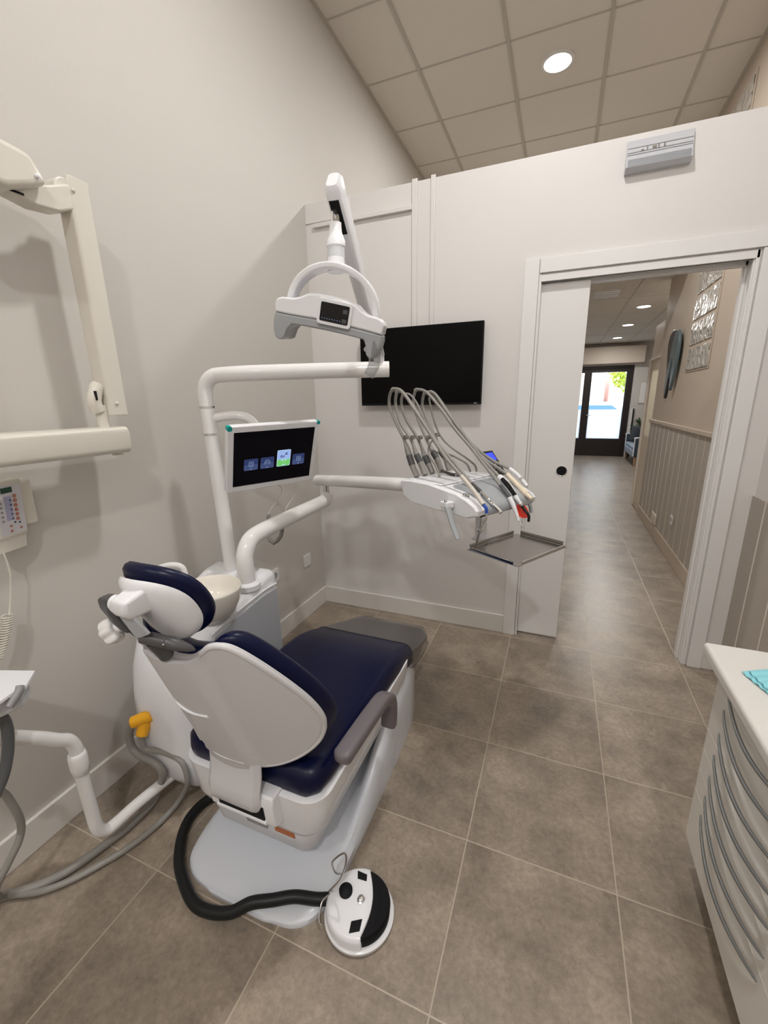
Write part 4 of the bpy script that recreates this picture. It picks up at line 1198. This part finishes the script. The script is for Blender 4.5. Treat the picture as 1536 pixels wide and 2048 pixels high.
def backplate(name, material, off0, off1, grow, parent, rim=0.0, levels=34, rdg=False, rnd=0.0):
    """a closed curved slab filling the outline; faces run from the rim inwards"""
    g = Geo()
    O = outline_pts(4, grow=grow)
    cz = 0.70
    def surf(a, b, off, use):
        x, z = XC + a, b
        return (x, back_y(x, z) + off + (ridge(x, z) if use else 0), z)
    sides = []
    for off, use in ((off0, rdg), (off1, False)):
        rings = []
        for k in range(levels + 1):
            s = 1 - k / levels * 0.985
            e = 1 - s
            extra = 0.0
            if rnd:
                w = min(1.0, e / 0.16)
                extra = rnd * (1 - math.sqrt(max(0, 1 - (1 - w) ** 2)))
                extra = extra if off < off1 or off == off0 else -extra
                if off == off1:
                    extra = -abs(extra)
                else:
                    extra = abs(extra)
            rings.append(g.ring([(lambda q: (q[0], q[1] + extra, q[2]))(surf(a * s, cz + (b - cz) * s, off, use)) for a, b in O]))
        for p, q in zip(rings, rings[1:]):
            g.skin(p, q)
        g.cap(rings[-1])
        sides.append(rings[0])
    g.skin(sides[0], sides[1])
    return g.build(name, material, parent, angle=55)
shell = backplate('back_shell', M['shell'], 0.0, 0.020, 0.0, t, rdg=True)
backplate('back_cushion', M['navy'], 0.026, 0.085, 0.006, t, rnd=0.022)
# raised rim around the shell and relief lines
rp = [(XC + a, back_y(XC + a, b) + 0.006, b) for a, b in outline_pts(3)]
Geo().tube(rp, 0.0075, n=10, sub=1, closed=True).build('shell_rim', M['shell'], shell)
def onback(pts, r, name, m, flat=1.0, up_=0.0):
    q = []
    for a, b in pts:
        x = XC + a
        q.append((x, back_y(x, b) + ridge(x, b) - up_, b))
    return Geo().tube(q, r, n=10, sub=5, flat=flat).build(name, m, shell)
onback([(-0.075, 0.742), (-0.055, 0.712), (-0.015, 0.698), (0.035, 0.702)], 0.0042, 'relief', M['white'])
onback([(-0.120, 0.560), (-0.08, 0.530), (-0.02, 0.512), (0.06, 0.505)], 0.0025, 'relief', M['shell'])
onback([(-0.035, 0.695), (-0.048, 0.640), (-0.058, 0.590), (-0.062, 0.560)], 0.004, 'relief', M['shell'])
# strap down to the hinge
g = Geo()
rg = []
for z, y in ((0.520, -1.805), (0.480, -1.805), (0.440, -1.808), (0.405, -1.818), (0.375, -1.824), (0.350, -1.820), (0.332, -1.806), (0.325, -1.785)):
    rg.append([(XC - 0.092, y + 0.018, z), (XC - 0.070, y, z), (XC + 0.072, y, z), (XC + 0.088, y + 0.020, z), (XC + 0.084, y + 0.028, z), (XC - 0.088, y + 0.026, z)])
g.loft(rg)
g.build('hinge_cover', M['shell'], t, bevel=0.003, seg=2, angle=50)
# headrest
HC = Vector((XC - 0.007, -1.955, 1.002))
hx_ = Vector((1, 0, 0))
tl = 0.50
hz_ = Vector((0, -tl, 1)).normalized()
hy_ = Vector((0, 1, tl)).normalized()
HR = Matrix(((hx_.x, hy_.x, hz_.x, HC.x), (hx_.y, hy_.y, hz_.y, HC.y), (hx_.z, hy_.z, hz_.z, HC.z), (0, 0, 0, 1)))
def pad(name, material, a, b, y0, y1, e, dome=0.0, parent=None):
    g = Geo(HR)
    rings = []
    N = 48
    lv = [(0.0, 0.02), (0.04, 0.35), (0.16, 0.65), (0.36, 0.87), (0.62, 0.97), (1.0, 1.0)]
    def sup(s, y):
        r_ = []
        for k in range(N):
            th = 2 * PI * k / N
            c_, s_ = math.cos(th), math.sin(th)
            px = a * s * math.copysign(abs(c_) ** (2 / e), c_)
            pz = b * s * math.copysign(abs(s_) ** (2 / e), s_)
            r_.append((px, y + 0.030 * (px / a) ** 2 * 1.0, pz))
        return r_
    for f, s in lv:
        rings.append(sup(s, y0 + (f * dome)))
    for f, s in reversed(lv[:-1]):
        rings.append(sup(s, y1 - f * dome))
    g.loft(rings)
    return g.build(name, material, parent, angle=80)
hs = pad('headrest_shell', M['white'], 0.092, 0.098, -0.012, 0.025, 2.3, 0.024, t)
pad('headrest_cushion', M['navy'], 0.101, 0.110, 0.012, 0.064, 2.3, 0.025, t)
g = Geo()
g.loft([[(0.712, -2.012, 1.018), (0.762, -2.016, 1.020), (0.770, -1.965, 1.020), (0.712, -1.960, 1.018)], [(0.710, -2.024, 1.040), (0.766, -2.030, 1.042), (0.780, -1.965, 1.045), (0.710, -1.960, 1.040)], [(0.722, -2.026, 1.062), (0.764, -2.030, 1.064), (0.785, -1.975, 1.085), (0.722, -1.970, 1.080)]])
g.build('headrest_block', M['white'], t, bevel=0.008, seg=4)
Geo().cyl((0.712, -2.000, 1.042), (0.698, -2.000, 1.043), 0.017).build('joint_barrel', M['white'], t, bevel=0.003)
Geo().loft([[(0.664, -2.016, 1.052), (0.702, -2.016, 1.058), (0.702, -1.985, 1.058), (0.664, -1.985, 1.052)], [(0.668, -2.016, 1.035), (0.704, -2.016, 1.020), (0.704, -1.985, 1.020), (0.668, -1.985, 1.035)], [(0.696, -2.008, 0.990), (0.728, -2.008, 0.975), (0.728, -1.985, 0.975), (0.696, -1.985, 0.990)]]).build('joint_arm', M['dgrey'], t, bevel=0.008, seg=4)
g = Geo().loft([[(0.716, -2.012, 1.026), (0.762, -2.012, 1.026), (0.762, -2.004, 1.026), (0.716, -2.004, 1.026)], [(0.745, -2.000, 0.966), (0.782, -2.000, 0.985), (0.782, -1.992, 0.985), (0.745, -1.992, 0.966)]])
g.build('link_plate', M['panelgrey'], t, bevel=0.002, seg=2)
Geo().tube([(0.712, -1.985, 0.985), (0.735, -1.985, 0.972), (0.760, -1.985, 0.966)], 0.012, n=16, flat=0.8).build('joint_arm', M['dgrey'], t)
TL_, TR_ = Vector((0.748, -1.990, 0.968)), Vector((0.800, -1.975, 0.958))
jt = Geo().cyl(TL_, TR_, 0.0135).build('joint_tube', M['dgrey'], t, bevel=0.0015)
def jring(c, a, b):
    return [(c[0], c[1] + a * math.cos(2 * PI * k / 20), c[2] + b * math.sin(2 * PI * k / 20)) for k in range(20)]
Geo().loft([jring((0.799, -1.975, 0.958), 0.0138, 0.0138), jring((0.820, -1.966, 0.950), 0.013, 0.012), jring((0.836, -1.955, 0.940), 0.009, 0.007), jring((0.842, -1.948, 0.934), 0.003, 0.003)]).build('joint_nose', M['dgrey'], jt, angle=70)
Geo().tube([(0.752, -1.945, 0.900), (0.760, -1.960, 0.925), (0.765, -1.978, 0.955)], 0.016, n=14).build('neck_post', M['dgrey'], t)
Geo().ball((0.806, -1.989, 0.962), 0.0025, 8).build('screw', M['chrome'], jt)
# knob
kn = Vector((0.676, -2.016, 0.972))
kd = Vector((0.60, 0.52, 0.42)).normalized()
g = Geo()
xx_, yy_ = g.frame(kd)
rings = []
for h, s in ((0.0, 0.84), (0.004, 0.96), (0.010, 1.0), (0.018, 1.0), (0.024, 0.93), (0.026, 0.80)):
    rings.append([kn + kd * h + (xx_ * math.cos(q) + yy_ * math.sin(q)) * (0.029 * s * (1 - 0.20 * (0.5 + 0.5 * math.cos(6 * q)))) for q in [2 * PI * k / 60 for k in range(60)]])
g.loft(rings)
g.build('adjuster_knob', M['wtube'], t, angle=50)
Geo().cyl(kn + kd * 0.02, kn + kd * 0.050, 0.013).build('knob_stem', M['wtube'], t, bevel=0.002)
# armrest
ar = [(1.040, -1.690, 0.498), (1.046, -1.60, 0.502), (1.050, -1.50, 0.499), (1.050, -1.43, 0.486), (1.048, -1.378, 0.450), (1.044, -1.355, 0.395), (1.040, -1.352, 0.325)]
g = Geo()
P = catmull(ar, 6)
rings = []
for i, p in enumerate(P):
    d = (P[min(i + 1, len(P) - 1)] - P[max(i - 1, 0)]).normalized()
    sx2 = Vector((1, 0, 0))
    sx2 = (sx2 - d * sx2.dot(d)).normalized()
    sz2 = sx2.cross(d)
    q = i / (len(P) - 1)
    w = 0.0265
    hh = 0.020
    e = 1.0
    e = 1.0
    rings.append([p + sx2 * a * e + sz2 * b * e for a, b in rrect(-w, w, -hh, hh, 0.013, 4)])
d0 = (P[0] - P[1]).normalized()
extra = []
for k in range(6, 0, -1):
    a_ = k / 6 * PI / 2
    c0 = sum(rings[0], Vector()) / len(rings[0])
    extra.append([c0 + (p - c0) * max(0.12, math.cos(a_)) + d0 * 0.020 * math.sin(a_) for p in rings[0]])
g.loft(extra + rings)
g.build('armrest', M['mauve'], t, angle=60)
Geo().tube([(1.030, -1.352, 0.40), (0.995, -1.352, 0.385)], 0.015, n=12, sub=1).build('armrest_pin', M['dgrey'], t)

# ------------------------------------------------------------------ foot control
PC = Vector((1.094, -1.735, 0))
t = thing('foot_control', 'round white foot control with black rubber crescent pad on the tiled floor', 'foot pedal', PC)
def disc(r, z, n=64, sx=1.0):
    return [(PC.x + r * math.cos(2 * PI * k / n), PC.y + r * sx * math.sin(2 * PI * k / n), z) for k in range(n)]
Geo().loft([disc(0.094, 0.0), disc(0.100, 0.006), disc(0.100, 0.014), disc(0.095, 0.018)]).build('base_ring', M['white'], t, angle=50)
# upper housing: disc with the outer side cut along a curve
th0 = math.radians(28)
def arc_poly(r, cutr, cutd, n=48):
    # circle minus crescent on the (+x, +y small) side
    dirv = Vector((math.cos(math.radians(15)), math.sin(math.radians(15)), 0))
    pts = []
    for k in range(n + 1):
        a = math.radians(92) + (math.radians(-63 + 360) - math.radians(92)) * k / n
        pts.append((PC.x + r * math.cos(a), PC.y + r * math.sin(a)))
    p0, p1 = Vector((*pts[-1], 0)), Vector((*pts[0], 0))
    for k in range(1, 16):
        q = k / 16
        p = p0.lerp(p1, q) + dirv * cutd * math.sin(PI * q)
        pts.append((p.x, p.y))
    return pts
rings = []
for r, z in ((0.095, 0.016), (0.0945, 0.040), (0.091, 0.050), (0.084, 0.055)):
    rings.append([(a, b, z + 0.004 * (PC.x - a) / 0.1 * 0) for a, b in arc_poly(r, 0, 0.020)])
Geo().loft(rings).build('housing', M['white'], t, angle=40)
g = Geo()
pts0 = []
def cres(rin, rout, n=26):
    o = []
    a0, a1 = math.radians(-66), math.radians(94)
    for k in range(n + 1):
        a = a0 + (a1 - a0) * k / n
        o.append((PC.x + rout * math.cos(a), PC.y + rout * math.sin(a)))
    p0, p1 = Vector((o[-1][0], o[-1][1], 0)), Vector((o[0][0], o[0][1], 0))
    for k in range(1, 14):
        q = k / 14
        p = p0.lerp(p1, q) + Vector((0.966, 0.259, 0)) * (rin * math.sin(PI * q))
        o.append((p.x, p.y))
    return o
g.loft([[(a, b, z) for a, b in cres(0.017, ro)] for ro, z in ((0.088, 0.018), (0.090, 0.046), (0.086, 0.052))])
pad_ = g.build('rubber_pad', M['blackm'], t, angle=40)
for k in range(11):
    d0 = 0.052 + k * 0.0028
    hh = math.sqrt(max(0, 0.083 ** 2 - d0 ** 2)) * 0.86
    n_, t_ = Vector((0.966, 0.259, 0)), Vector((-0.259, 0.966, 0))
    c_ = PC + n_ * d0
    g = Geo()
    g.loft([[c_ + n_ * a + t_ * b + Vector((0, 0, z)) for a, b in ((0, -hh), (0.0012, -hh), (0.0012, hh), (0, hh))] for z in (0.0515, 0.0530)])
    g.build('tread', M['blackm'], pad_)
Geo().lathe([(0.0, 0.0), (0.0195, 0.0), (0.0195, 0.010), (0.015, 0.014), (0.001, 0.015)][1:], (1.049, -1.728, 0.054), n=32).build('round_button', M['blackm'], t)
Geo().lathe([(0.011, 0.0), (0.011, 0.006), (0.008, 0.008), (0.008, 0.014), (0.004, 0.017), (0.001, 0.0175)], (1.100, -1.733, 0.054), n=20).build('metal_knob', M['chrome'], t)
for pts in ([(1.057, -1.664), (1.088, -1.664), (1.094, -1.681), (1.066, -1.684)], [(1.096, -1.788), (1.122, -1.772), (1.127, -1.800), (1.102, -1.815)]):
    cxm = sum(p[0] for p in pts) / 4
    cym = sum(p[1] for p in pts) / 4
    g = Geo()
    g.loft([[(cxm + (a - cxm) * s, cym + (b - cym) * s, z) for a, b in pts] for s, z in ((1.0, 0.050), (1.0, 0.0565), (0.9, 0.0575))])
    g.build('side_button', M['blackm'], t, bevel=0.003, seg=3)
wl = [(1.020, -1.735, 0.040), (1.008, -1.745, 0.062), (1.015, -1.76, 0.085), (1.041, -1.755, 0.125), (1.058, -1.760, 0.165), (1.073, -1.765, 0.215), (1.077, -1.765, 0.248), (1.069, -1.765, 0.257), (1.041, -1.765, 0.222), (1.030, -1.762, 0.195), (1.028, -1.745, 0.14), (1.022, -1.70, 0.07), (1.012, -1.682, 0.030)]
Geo().tube(wl, 0.0026, n=8, sub=5).build('wire_handle', M['steel'], t)
Geo().tube([(1.012, -1.742, 0.052), (0.994, -1.770, 0.045), (1.000, -1.800, 0.022), (1.012, -1.806, 0.016)], 0.0026, n=8, sub=5).build('wire_handle', M['steel'], t)
tag(Geo().tube([(1.01, -1.745, 0.030), (0.97, -1.765, 0.034), (0.914, -1.790, 0.048), (0.86, -1.822, 0.050), (0.806, -1.850, 0.048), (0.76, -1.880, 0.030), (0.700, -1.897, 0.021), (0.64, -1.898, 0.020), (0.575, -1.872, 0.020), (0.50, -1.825, 0.020), (0.440, -1.755, 0.020), (0.415, -1.690, 0.020), (0.425, -1.62, 0.020), (0.48, -1.56, 0.020), (0.56, -1.50, 0.060)], 0.0165, n=18, sub=6).build('corrugated_hose', M['hosed'], root=(0.7, -1.85, 0.02), angle=70),
    'thick black ribbed hose curving from the foot control around the chair base', 'hose')

# ------------------------------------------------------------------ assistant side: arm, tray, suction hoses
t = thing('assistant_stand', 'bent white tubular stand reaching low beside the left wall behind the chair', 'support stand', (0.25, -1.88, 0.1))
arm = Geo().tube([(0.25, -2.20, 0.66), (0.25, -2.10, 0.640), (0.25, -1.995, 0.555), (0.25, -1.945, 0.505), (0.25, -1.918, 0.480), (0.25, -1.905, 0.440), (0.25, -1.905, 0.385), (0.25, -1.905, 0.30), (0.25, -1.902, 0.20), (0.25, -1.898, 0.130), (0.252, -1.880, 0.098), (0.255, -1.85, 0.090), (0.262, -1.74, 0.090), (0.30, -1.55, 0.090), (0.40, -1.38, 0.10)], 0.0190, n=20, sub=5).build('tube', M['wtube'], t, angle=60)
Geo().lathe([(0.0195, 0), (0.0235, 0.004), (0.0255, 0.03), (0.0255, 0.062), (0.0225, 0.074), (0.0195, 0.076)], (0.25, -1.9055, 0.352), n=28).build('swivel_collar', M['wtube'], arm, angle=50)
t = thing('assistant_holder', 'white instrument holder shelf of the assistant side, cut by the left photo edge', 'instrument holder', (0.29, -2.06, 0.76))
g = Geo().prism([(0.10, -2.30), (0.36, -2.30), (0.360, -2.084), (0.348, -2.046), (0.356, -2.029), (0.306, -1.980), (0.217, -2.012), (0.10, -2.055)], 0.762, 0.772)
g.build('shelf', M['white'], t, bevel=0.002)
g = Geo().prism([(0.16, -2.30), (0.335, -2.30), (0.335, -2.09), (0.345, -2.035), (0.300, -1.995), (0.22, -2.03)], 0.715, 0.762)
g.build('body', M['sleeve'], t, bevel=0.006)
Geo().tube([(0.350, -2.036, 0.776), (0.356, -2.045, 0.766), (0.358, -2.070, 0.745)], 0.009, n=12).build('hook', M['platebrown'], t)
Geo().tube([(0.25, -2.15, 0.64), (0.27, -2.14, 0.71)], 0.02, n=12, sub=1).build('mount', M['wtube'], t)
tag(Geo().tube([(0.31, -2.10, 0.745), (0.305, -2.075, 0.715), (0.30, -2.062, 0.68), (0.30, -2.064, 0.636), (0.30, -2.078, 0.579), (0.30, -2.104, 0.525), (0.30, -2.16, 0.46)], 0.0125, n=14).build('suction_hose', M['darkhose2'], root=(0.3, -2.06, 0.7)), 'dark grey suction hose hanging from the assistant holder at the left edge', 'hose')
tag(Geo().tube([(0.22, -2.13, 0.47), (0.20, -2.073, 0.431), (0.20, -2.057, 0.374), (0.20, -2.050, 0.303), (0.20, -2.063, 0.255), (0.195, -2.094, 0.211), (0.18, -2.13, 0.15), (0.12, -2.11, 0.06), (0.10, -2.085, 0.02), (0.17, -2.045, 0.014), (0.222, -1.995, 0.014), (0.262, -1.935, 0.014), (0.300, -1.86, 0.014), (0.325, -1.77, 0.014), (0.330, -1.69, 0.018), (0.35, -1.655, 0.06), (0.392, -1.668, 0.130), (0.390, -1.668, 0.195), (0.362, -1.668, 0.226), (0.290, -1.675, 0.236), (0.240, -1.690, 0.242), (0.232, -1.694, 0.270), (0.232, -1.692, 0.304)], 0.0098, n=14, sub=6).build('suction_hose', M['hose'], root=(0.2, -1.9, 0.02)), 'thinner grey suction hose from the lower yellow connector, the outer curve on the floor', 'hose')
tag(Geo().tube([(0.02, -2.16, 0.02), (0.07, -2.105, 0.016), (0.125, -2.060, 0.016), (0.165, -2.020, 0.016), (0.196, -1.965, 0.016), (0.222, -1.880, 0.016), (0.240, -1.79, 0.016), (0.240, -1.70, 0.020), (0.255, -1.68, 0.07), (0.290, -1.685, 0.13), (0.296, -1.687, 0.168), (0.265, -1.690, 0.196), (0.205, -1.695, 0.208), (0.172, -1.697, 0.240), (0.180, -1.700, 0.300), (0.200, -1.697, 0.340)], 0.0135, n=14, sub=6).build('suction_hose', M['hose'], root=(0.2, -1.9, 0.02)), 'thicker grey suction hose from the upper yellow connector, the inner curve on the floor', 'hose')

# ------------------------------------------------------------------ x-ray unit on the left wall
t = thing('xray_unit', 'cream wall-mounted dental x-ray with a folding arm at the left edge', 'x-ray unit', (0.0, -1.9, 1.32))
g = Geo()
g.loft([[(a, y, b) for a, b in rrect(0.09, 0.185, 1.28, 1.366, 0.018, 4)] for y in (-2.55, -1.515)] + [[(a, -1.503, b) for a, b in rrect(0.102, 0.173, 1.290, 1.356, 0.018, 4)]])
g.build('horizontal_arm', M['cream'], t, angle=50)
Geo().box(0.002, 0.06, -2.62, -2.48, 1.15, 1.50).build('wall_plate', M['cream'], t, bevel=0.006)
Geo().box(0.055, 0.10, -2.57, -2.51, 1.27, 1.38).build('bracket', M['cream'], t, bevel=0.004)
Geo().cyl((0.140, -1.565, 1.36), (0.140, -1.565, 1.435), 0.0165).build('pivot', M['cream'], t)
Geo().cyl((0.140, -1.535, 1.282), (0.140, -1.535, 1.272), 0.016).build('cap', M['cream'], t)
kk = Geo().tube([(0.140, -1.575, 1.415), (0.140, -1.583, 1.445), (0.140, -1.572, 1.480), (0.140, -1.560, 1.495)], 0.021, n=16, flat=1.0).build('elbow', M['cream'], t)
Geo().box(0.152, 0.164, -1.590, -1.586, 1.450, 1.478).build('slot', M['blackm'], kk)
g = Geo()
g.loft([[(a, b + dy, z) for a, b in rrect(0.106, 0.170, -1.556, -1.490, 0.012, 4)] for z, dy in ((1.402, 0.0), (1.408, 0.0), (2.045, -0.010), (2.068, -0.008))])
g.build('vertical_arm', M['cream'], t, bevel=0.002, angle=40)
Geo().cyl((0.118, -1.568, 2.030), (0.160, -1.568, 2.030), 0.030).build('top_joint', M['cream'], t, bevel=0.004)
for p in ((0.171, -1.555, 2.030), (0.171, -1.530, 1.440)):
    Geo().ball(p, 0.0055, 10).build('screw', M['cream'], t)
g = Geo()
g.prism([(-1.560, 2.045), (-1.548, 1.985), (-1.60, 1.962), (-1.66, 1.955), (-1.715, 1.965), (-1.745, 1.985), (-1.68, 2.00), (-1.62, 2.02)], 0.112, 0.168, 'x')
g.build('upper_elbow', M['cream'], t, bevel=0.006, seg=3)
Geo().box(0.1695, 0.1705, -1.722, -1.690, 1.966, 1.972).build('slot', M['blackm'], t)
g = Geo().prism([(-1.640, 2.005), (-1.675, 2.062), (-1.76, 2.070), (-1.90, 2.06), (-1.90, 1.95), (-1.74, 1.960), (-1.68, 1.985)], 0.085, 0.205, 'x')
g.build('tube_head', M['cream'], t, bevel=0.016, seg=4)
Geo().ball((0.206, -1.672, 2.012), 0.006, 10).build('screw', M['white'], t)

t = thing('xray_controller', 'cream wall control unit with a keypad of coloured keys under the x-ray arm', 'control unit', (0.03, -1.83, 1.12))
KM = Matrix.Translation((0.058, -1.835, 1.135)) @ Matrix.Rotation(0.30, 4, 'Z')
Geo().box(0.0, 0.040, -1.86, -1.752, 1.085, 1.222).build('wall_box', M['cream'], t, bevel=0.010, seg=3)
g = Geo(KM)
g.prism([(-0.018, 0.098), (0.016, 0.098), (0.018, 0.092), (0.006, -0.065), (0.000, -0.070), (-0.006, -0.112), (-0.028, -0.112)], -0.052, 0.040, 'y')
g.bm.verts.ensure_lookup_table()
bdy = g.build('body', M['cream'], t, bevel=0.005, seg=2)
# fascia plane on the sloped front
def onkey(u, v, d=0.0):
    z = 0.086 - v
    x = 0.0182 - (0.092 - z) * (0.012 / 0.157)
    return (x + d, -0.048 + u, z)
g = Geo(KM)
g.loft([[onkey(u, v, d) for u, v in ((0.004, 0.002), (0.084, 0.002), (0.084, 0.145), (0.004, 0.145))] for d in (-0.002, 0.0006)])
fa = g.build('keypad', M['fascia'], bdy)
def keyq(u0, u1, v0, v1, m, nm):
    g = Geo(KM)
    g.loft([[onkey(u, v, d) for u, v in ((u0, v0), (u1, v0), (u1, v1), (u0, v1))] for d in (0.0004, 0.0014)])
    g.build(nm, m, fa)
def keyr(u, v, r, m, nm='key'):
    g = Geo(KM)
    g.loft([[onkey(u + r * math.cos(q), v + r * math.sin(q), d) for q in [2 * PI * k / 14 for k in range(14)]] for d in (0.0008, 0.0026)])
    g.build(nm, m, fa)
keyq(0.022, 0.056, 0.008, 0.024, M['lcdgreen'], 'display')
keyq(0.028, 0.050, 0.034, 0.104, M['lilac'], 'key_field')
for k in range(6):
    keyr(0.060, 0.036 + 0.0135 * k, 0.0052, M['keyred'])
for k in range(5):
    keyr(0.045, 0.046 + 0.0135 * k, 0.0022, M['keydark'])
    keyr(0.016, 0.050 + 0.013 * k, 0.0036, M['platebrown'])
keyr(0.018, 0.034, 0.0055, M['white'])
for u, v in ((0.036, 0.120), (0.036, 0.135), (0.066, 0.132)):
    keyr(u, v, 0.0036, M['keyred'])
for u, v in ((0.050, 0.112), (0.064, 0.116), (0.010, 0.010), (0.010, 0.018)):
    keyr(u, v, 0.0026, M['keydark'])
g = Geo()
pts = [(0.065, -1.875, 1.03), (0.062, -1.87, 0.96), (0.060, -1.890, 0.862)]
for k in range(150):
    q = k / 149
    a = k * 0.72
    cx_, cy_, cz_ = 0.060, -1.902 - 0.045 * q ** 1.5, 0.845 - 0.115 * q
    pts.append((cx_ + 0.0125 * math.cos(a), cy_ + 0.0125 * math.sin(a), cz_))
pts += [(0.06, -1.99, 0.70), (0.06, -2.10, 0.72)]
g.tube(pts, 0.0024, n=6, sub=2)
tag(g.build('coiled_cord', M['cream'], root=(0.06, -1.9, 0.8)), 'cream coiled cord hanging on the left wall below the x-ray keypad', 'cord')

# ------------------------------------------------------------------ hall furnishings
def sculpture(name, label, m, pts, x0, x1, m2=None):
    g = Geo().prism([(p.x, p.y) for p in catmull([(a, b, 0) for a, b in pts], 5, True)], x0, x1, 'x')
    o = g.build(name, m, None, bevel=0.008, seg=3, root=(2.5, 2.6, 1.8))
    return tag(o, label, 'wall sculpture')
sculpture('tooth_sculpture', 'blue-grey rounded tooth-shaped wall sculpture, the nearer of the overlapping pair in the hall', M['sculpt'],
    [(2.57, 2.055), (2.50, 2.02), (2.455, 1.93), (2.455, 1.78), (2.50, 1.62), (2.555, 1.51), (2.585, 1.51), (2.59, 1.62), (2.59, 1.74), (2.625, 1.80), (2.66, 1.74), (2.70, 1.64), (2.73, 1.62), (2.745, 1.72), (2.72, 1.90), (2.66, 2.01)], 2.488, 2.515)
sculpture('tooth_sculpture', 'dark brown and navy tooth-shaped wall sculpture behind the blue-grey one', M['sculptd'],
    [(2.84, 2.09), (2.72, 2.06), (2.68, 1.95), (2.72, 1.80), (2.80, 1.66), (2.84, 1.50), (2.88, 1.42), (2.93, 1.50), (2.94, 1.70), (3.00, 1.85), (3.03, 1.98), (2.96, 2.07)], 2.512, 2.538)
t = thing('shutter_box', 'beige roller shutter box above the entrance doors', 'shutter box', (2.3, YE - 0.1, 2.45))
Geo().box(1.2, 3.24, YE - 0.22, YE - 0.002, 2.235, 2.615).build('box', M['boxbeige'], t, bevel=0.006, seg=2)
t = thing('picture_frame', 'pale framed picture on the end wall above the sofa', 'picture', (3.36, YE, 1.55))
Geo().box(3.235, 3.52, YE - 0.02, YE, 1.30, 1.80).build('frame', M['boxbeige'], t, bevel=0.003)
Geo().box(3.25, 3.505, YE - 0.024, YE - 0.018, 1.315, 1.785).build('print', M['trim'], t)
t = thing('sofa', 'light grey two-seat sofa with pale wooden legs near the entrance', 'sofa', (3.35, 8.7, 0))
SX0 = 3.02
Geo().box(SX0, 3.72, 7.90, 9.25, 0.20, 0.34).build('seat_base', M['sofa'], t, bevel=0.02)
for k in range(2):
    Geo().box(SX0 + 0.01, 3.55, 7.98 + 0.63 * k, 8.60 + 0.63 * k, 0.335, 0.42).build('seat_cushion', M['sofa'], t, bevel=0.03, seg=4)
Geo().box(3.52, 3.76, 7.90, 9.25, 0.34, 0.78).build('backrest', M['sofa'], t, bevel=0.04, seg=4)
for y in (7.86, 9.20):
    a = Geo().box(SX0 + 0.02, 3.72, y, y + 0.09, 0.20, 0.60).build('armrest', M['sofad'], t, bevel=0.03, seg=4)
    Geo().tube([(SX0 + 0.02, y + 0.045, 0.22), (SX0 + 0.02, y + 0.045, 0.56), (SX0 + 0.05, y + 0.045, 0.605), (3.68, y + 0.045, 0.61)], 0.016, n=8, sub=4).build('piping', M['facade'], a)
for x_, y_ in ((SX0 + 0.06, 7.92), (SX0 + 0.06, 9.20), (3.66, 7.92), (3.66, 9.20)):
    Geo().cyl((x_, y_, 0), (x_, y_, 0.21), 0.022, 0.036).build('leg', M['wood'], t)
g = Geo(Matrix.Translation((3.24, 8.98, 0.60)) @ Matrix.Rotation(0.5, 4, 'Z') @ Matrix.Rotation(0.15, 4, 'Y'))
rr = []
for yv, s in ((-0.075, 0.72), (-0.06, 0.88), (-0.02, 0.99), (0.02, 0.99), (0.06, 0.88), (0.075, 0.72)):
    rr.append([(a, yv * (1 - 0.6 * (abs(a) / 0.2) ** 3), b) for a, b in rrect(-0.20 * s, 0.20 * s, -0.18 * s, 0.18 * s, 0.04, 4)])
g.loft(rr)
tag(g.build('throw_pillow', M['pillow'], root=(3.3, 8.95, 0.42)), 'dark grey square cushion leaning on the far sofa armrest', 'cushion')
t = thing('potted_palm', 'small dark green palm on a stand between the sofa and the end wall', 'plant', (3.36, 9.46, 0))
Geo().lathe([(0.09, 0.0), (0.12, 0.02), (0.13, 0.56), (0.125, 0.58), (0.11, 0.56), (0.001, 0.54)], (3.36, 9.46, 0)).build('pot', M['panelgrey'], t)
rnd = random.Random(5)
g = Geo()
for k in range(34):
    az = rnd.uniform(0, 2 * PI)
    L_ = rnd.uniform(0.30, 0.5)
    el = rnd.uniform(0.25, 1.25)
    base = Vector((3.34, 9.42, 0.62))
    dirh = Vector((math.cos(az), math.sin(az), 0))
    side = Vector((-math.sin(az), math.cos(az), 0))
    prev = None
    for j in range(6):
        q = j / 5
        p = base + dirh * (L_ * q * math.cos(el) + 0.02) + Vector((0, 0, 1)) * (L_ * q * math.sin(el) + 0.16 - 0.22 * q * q)
        p.y = min(p.y, YE - 0.01)
        w = 0.020 * math.sin(PI * min(1, 0.12 + q * 0.88))
        cur = (g.bm.verts.new(p - side * w), g.bm.verts.new(p + side * w))
        if prev:
            g.bm.faces.new((prev[0], prev[1], cur[1], cur[0]))
        prev = cur
g.build('foliage', M['leaf'], t, smooth=False)
for dx in (0,):
    Geo().tube([(3.36, 9.46, 0.56), (3.34, 9.42, 0.80)], 0.012, n=8, sub=1).build('stem', M['bark'], t)
t = thing('upright_panel', 'narrow white and black upright panel beside the entrance door frame', 'panel', (3.14, YE - 0.05, 0))
Geo().box(3.095, 3.145, YE - 0.06, YE - 0.01, 0.0, 1.18).build('panel', M['trim'], t, bevel=0.003)
Geo().box(3.150, 3.175, YE - 0.06, YE - 0.01, 0.0, 1.18).build('edge', M['black'], t, bevel=0.002)
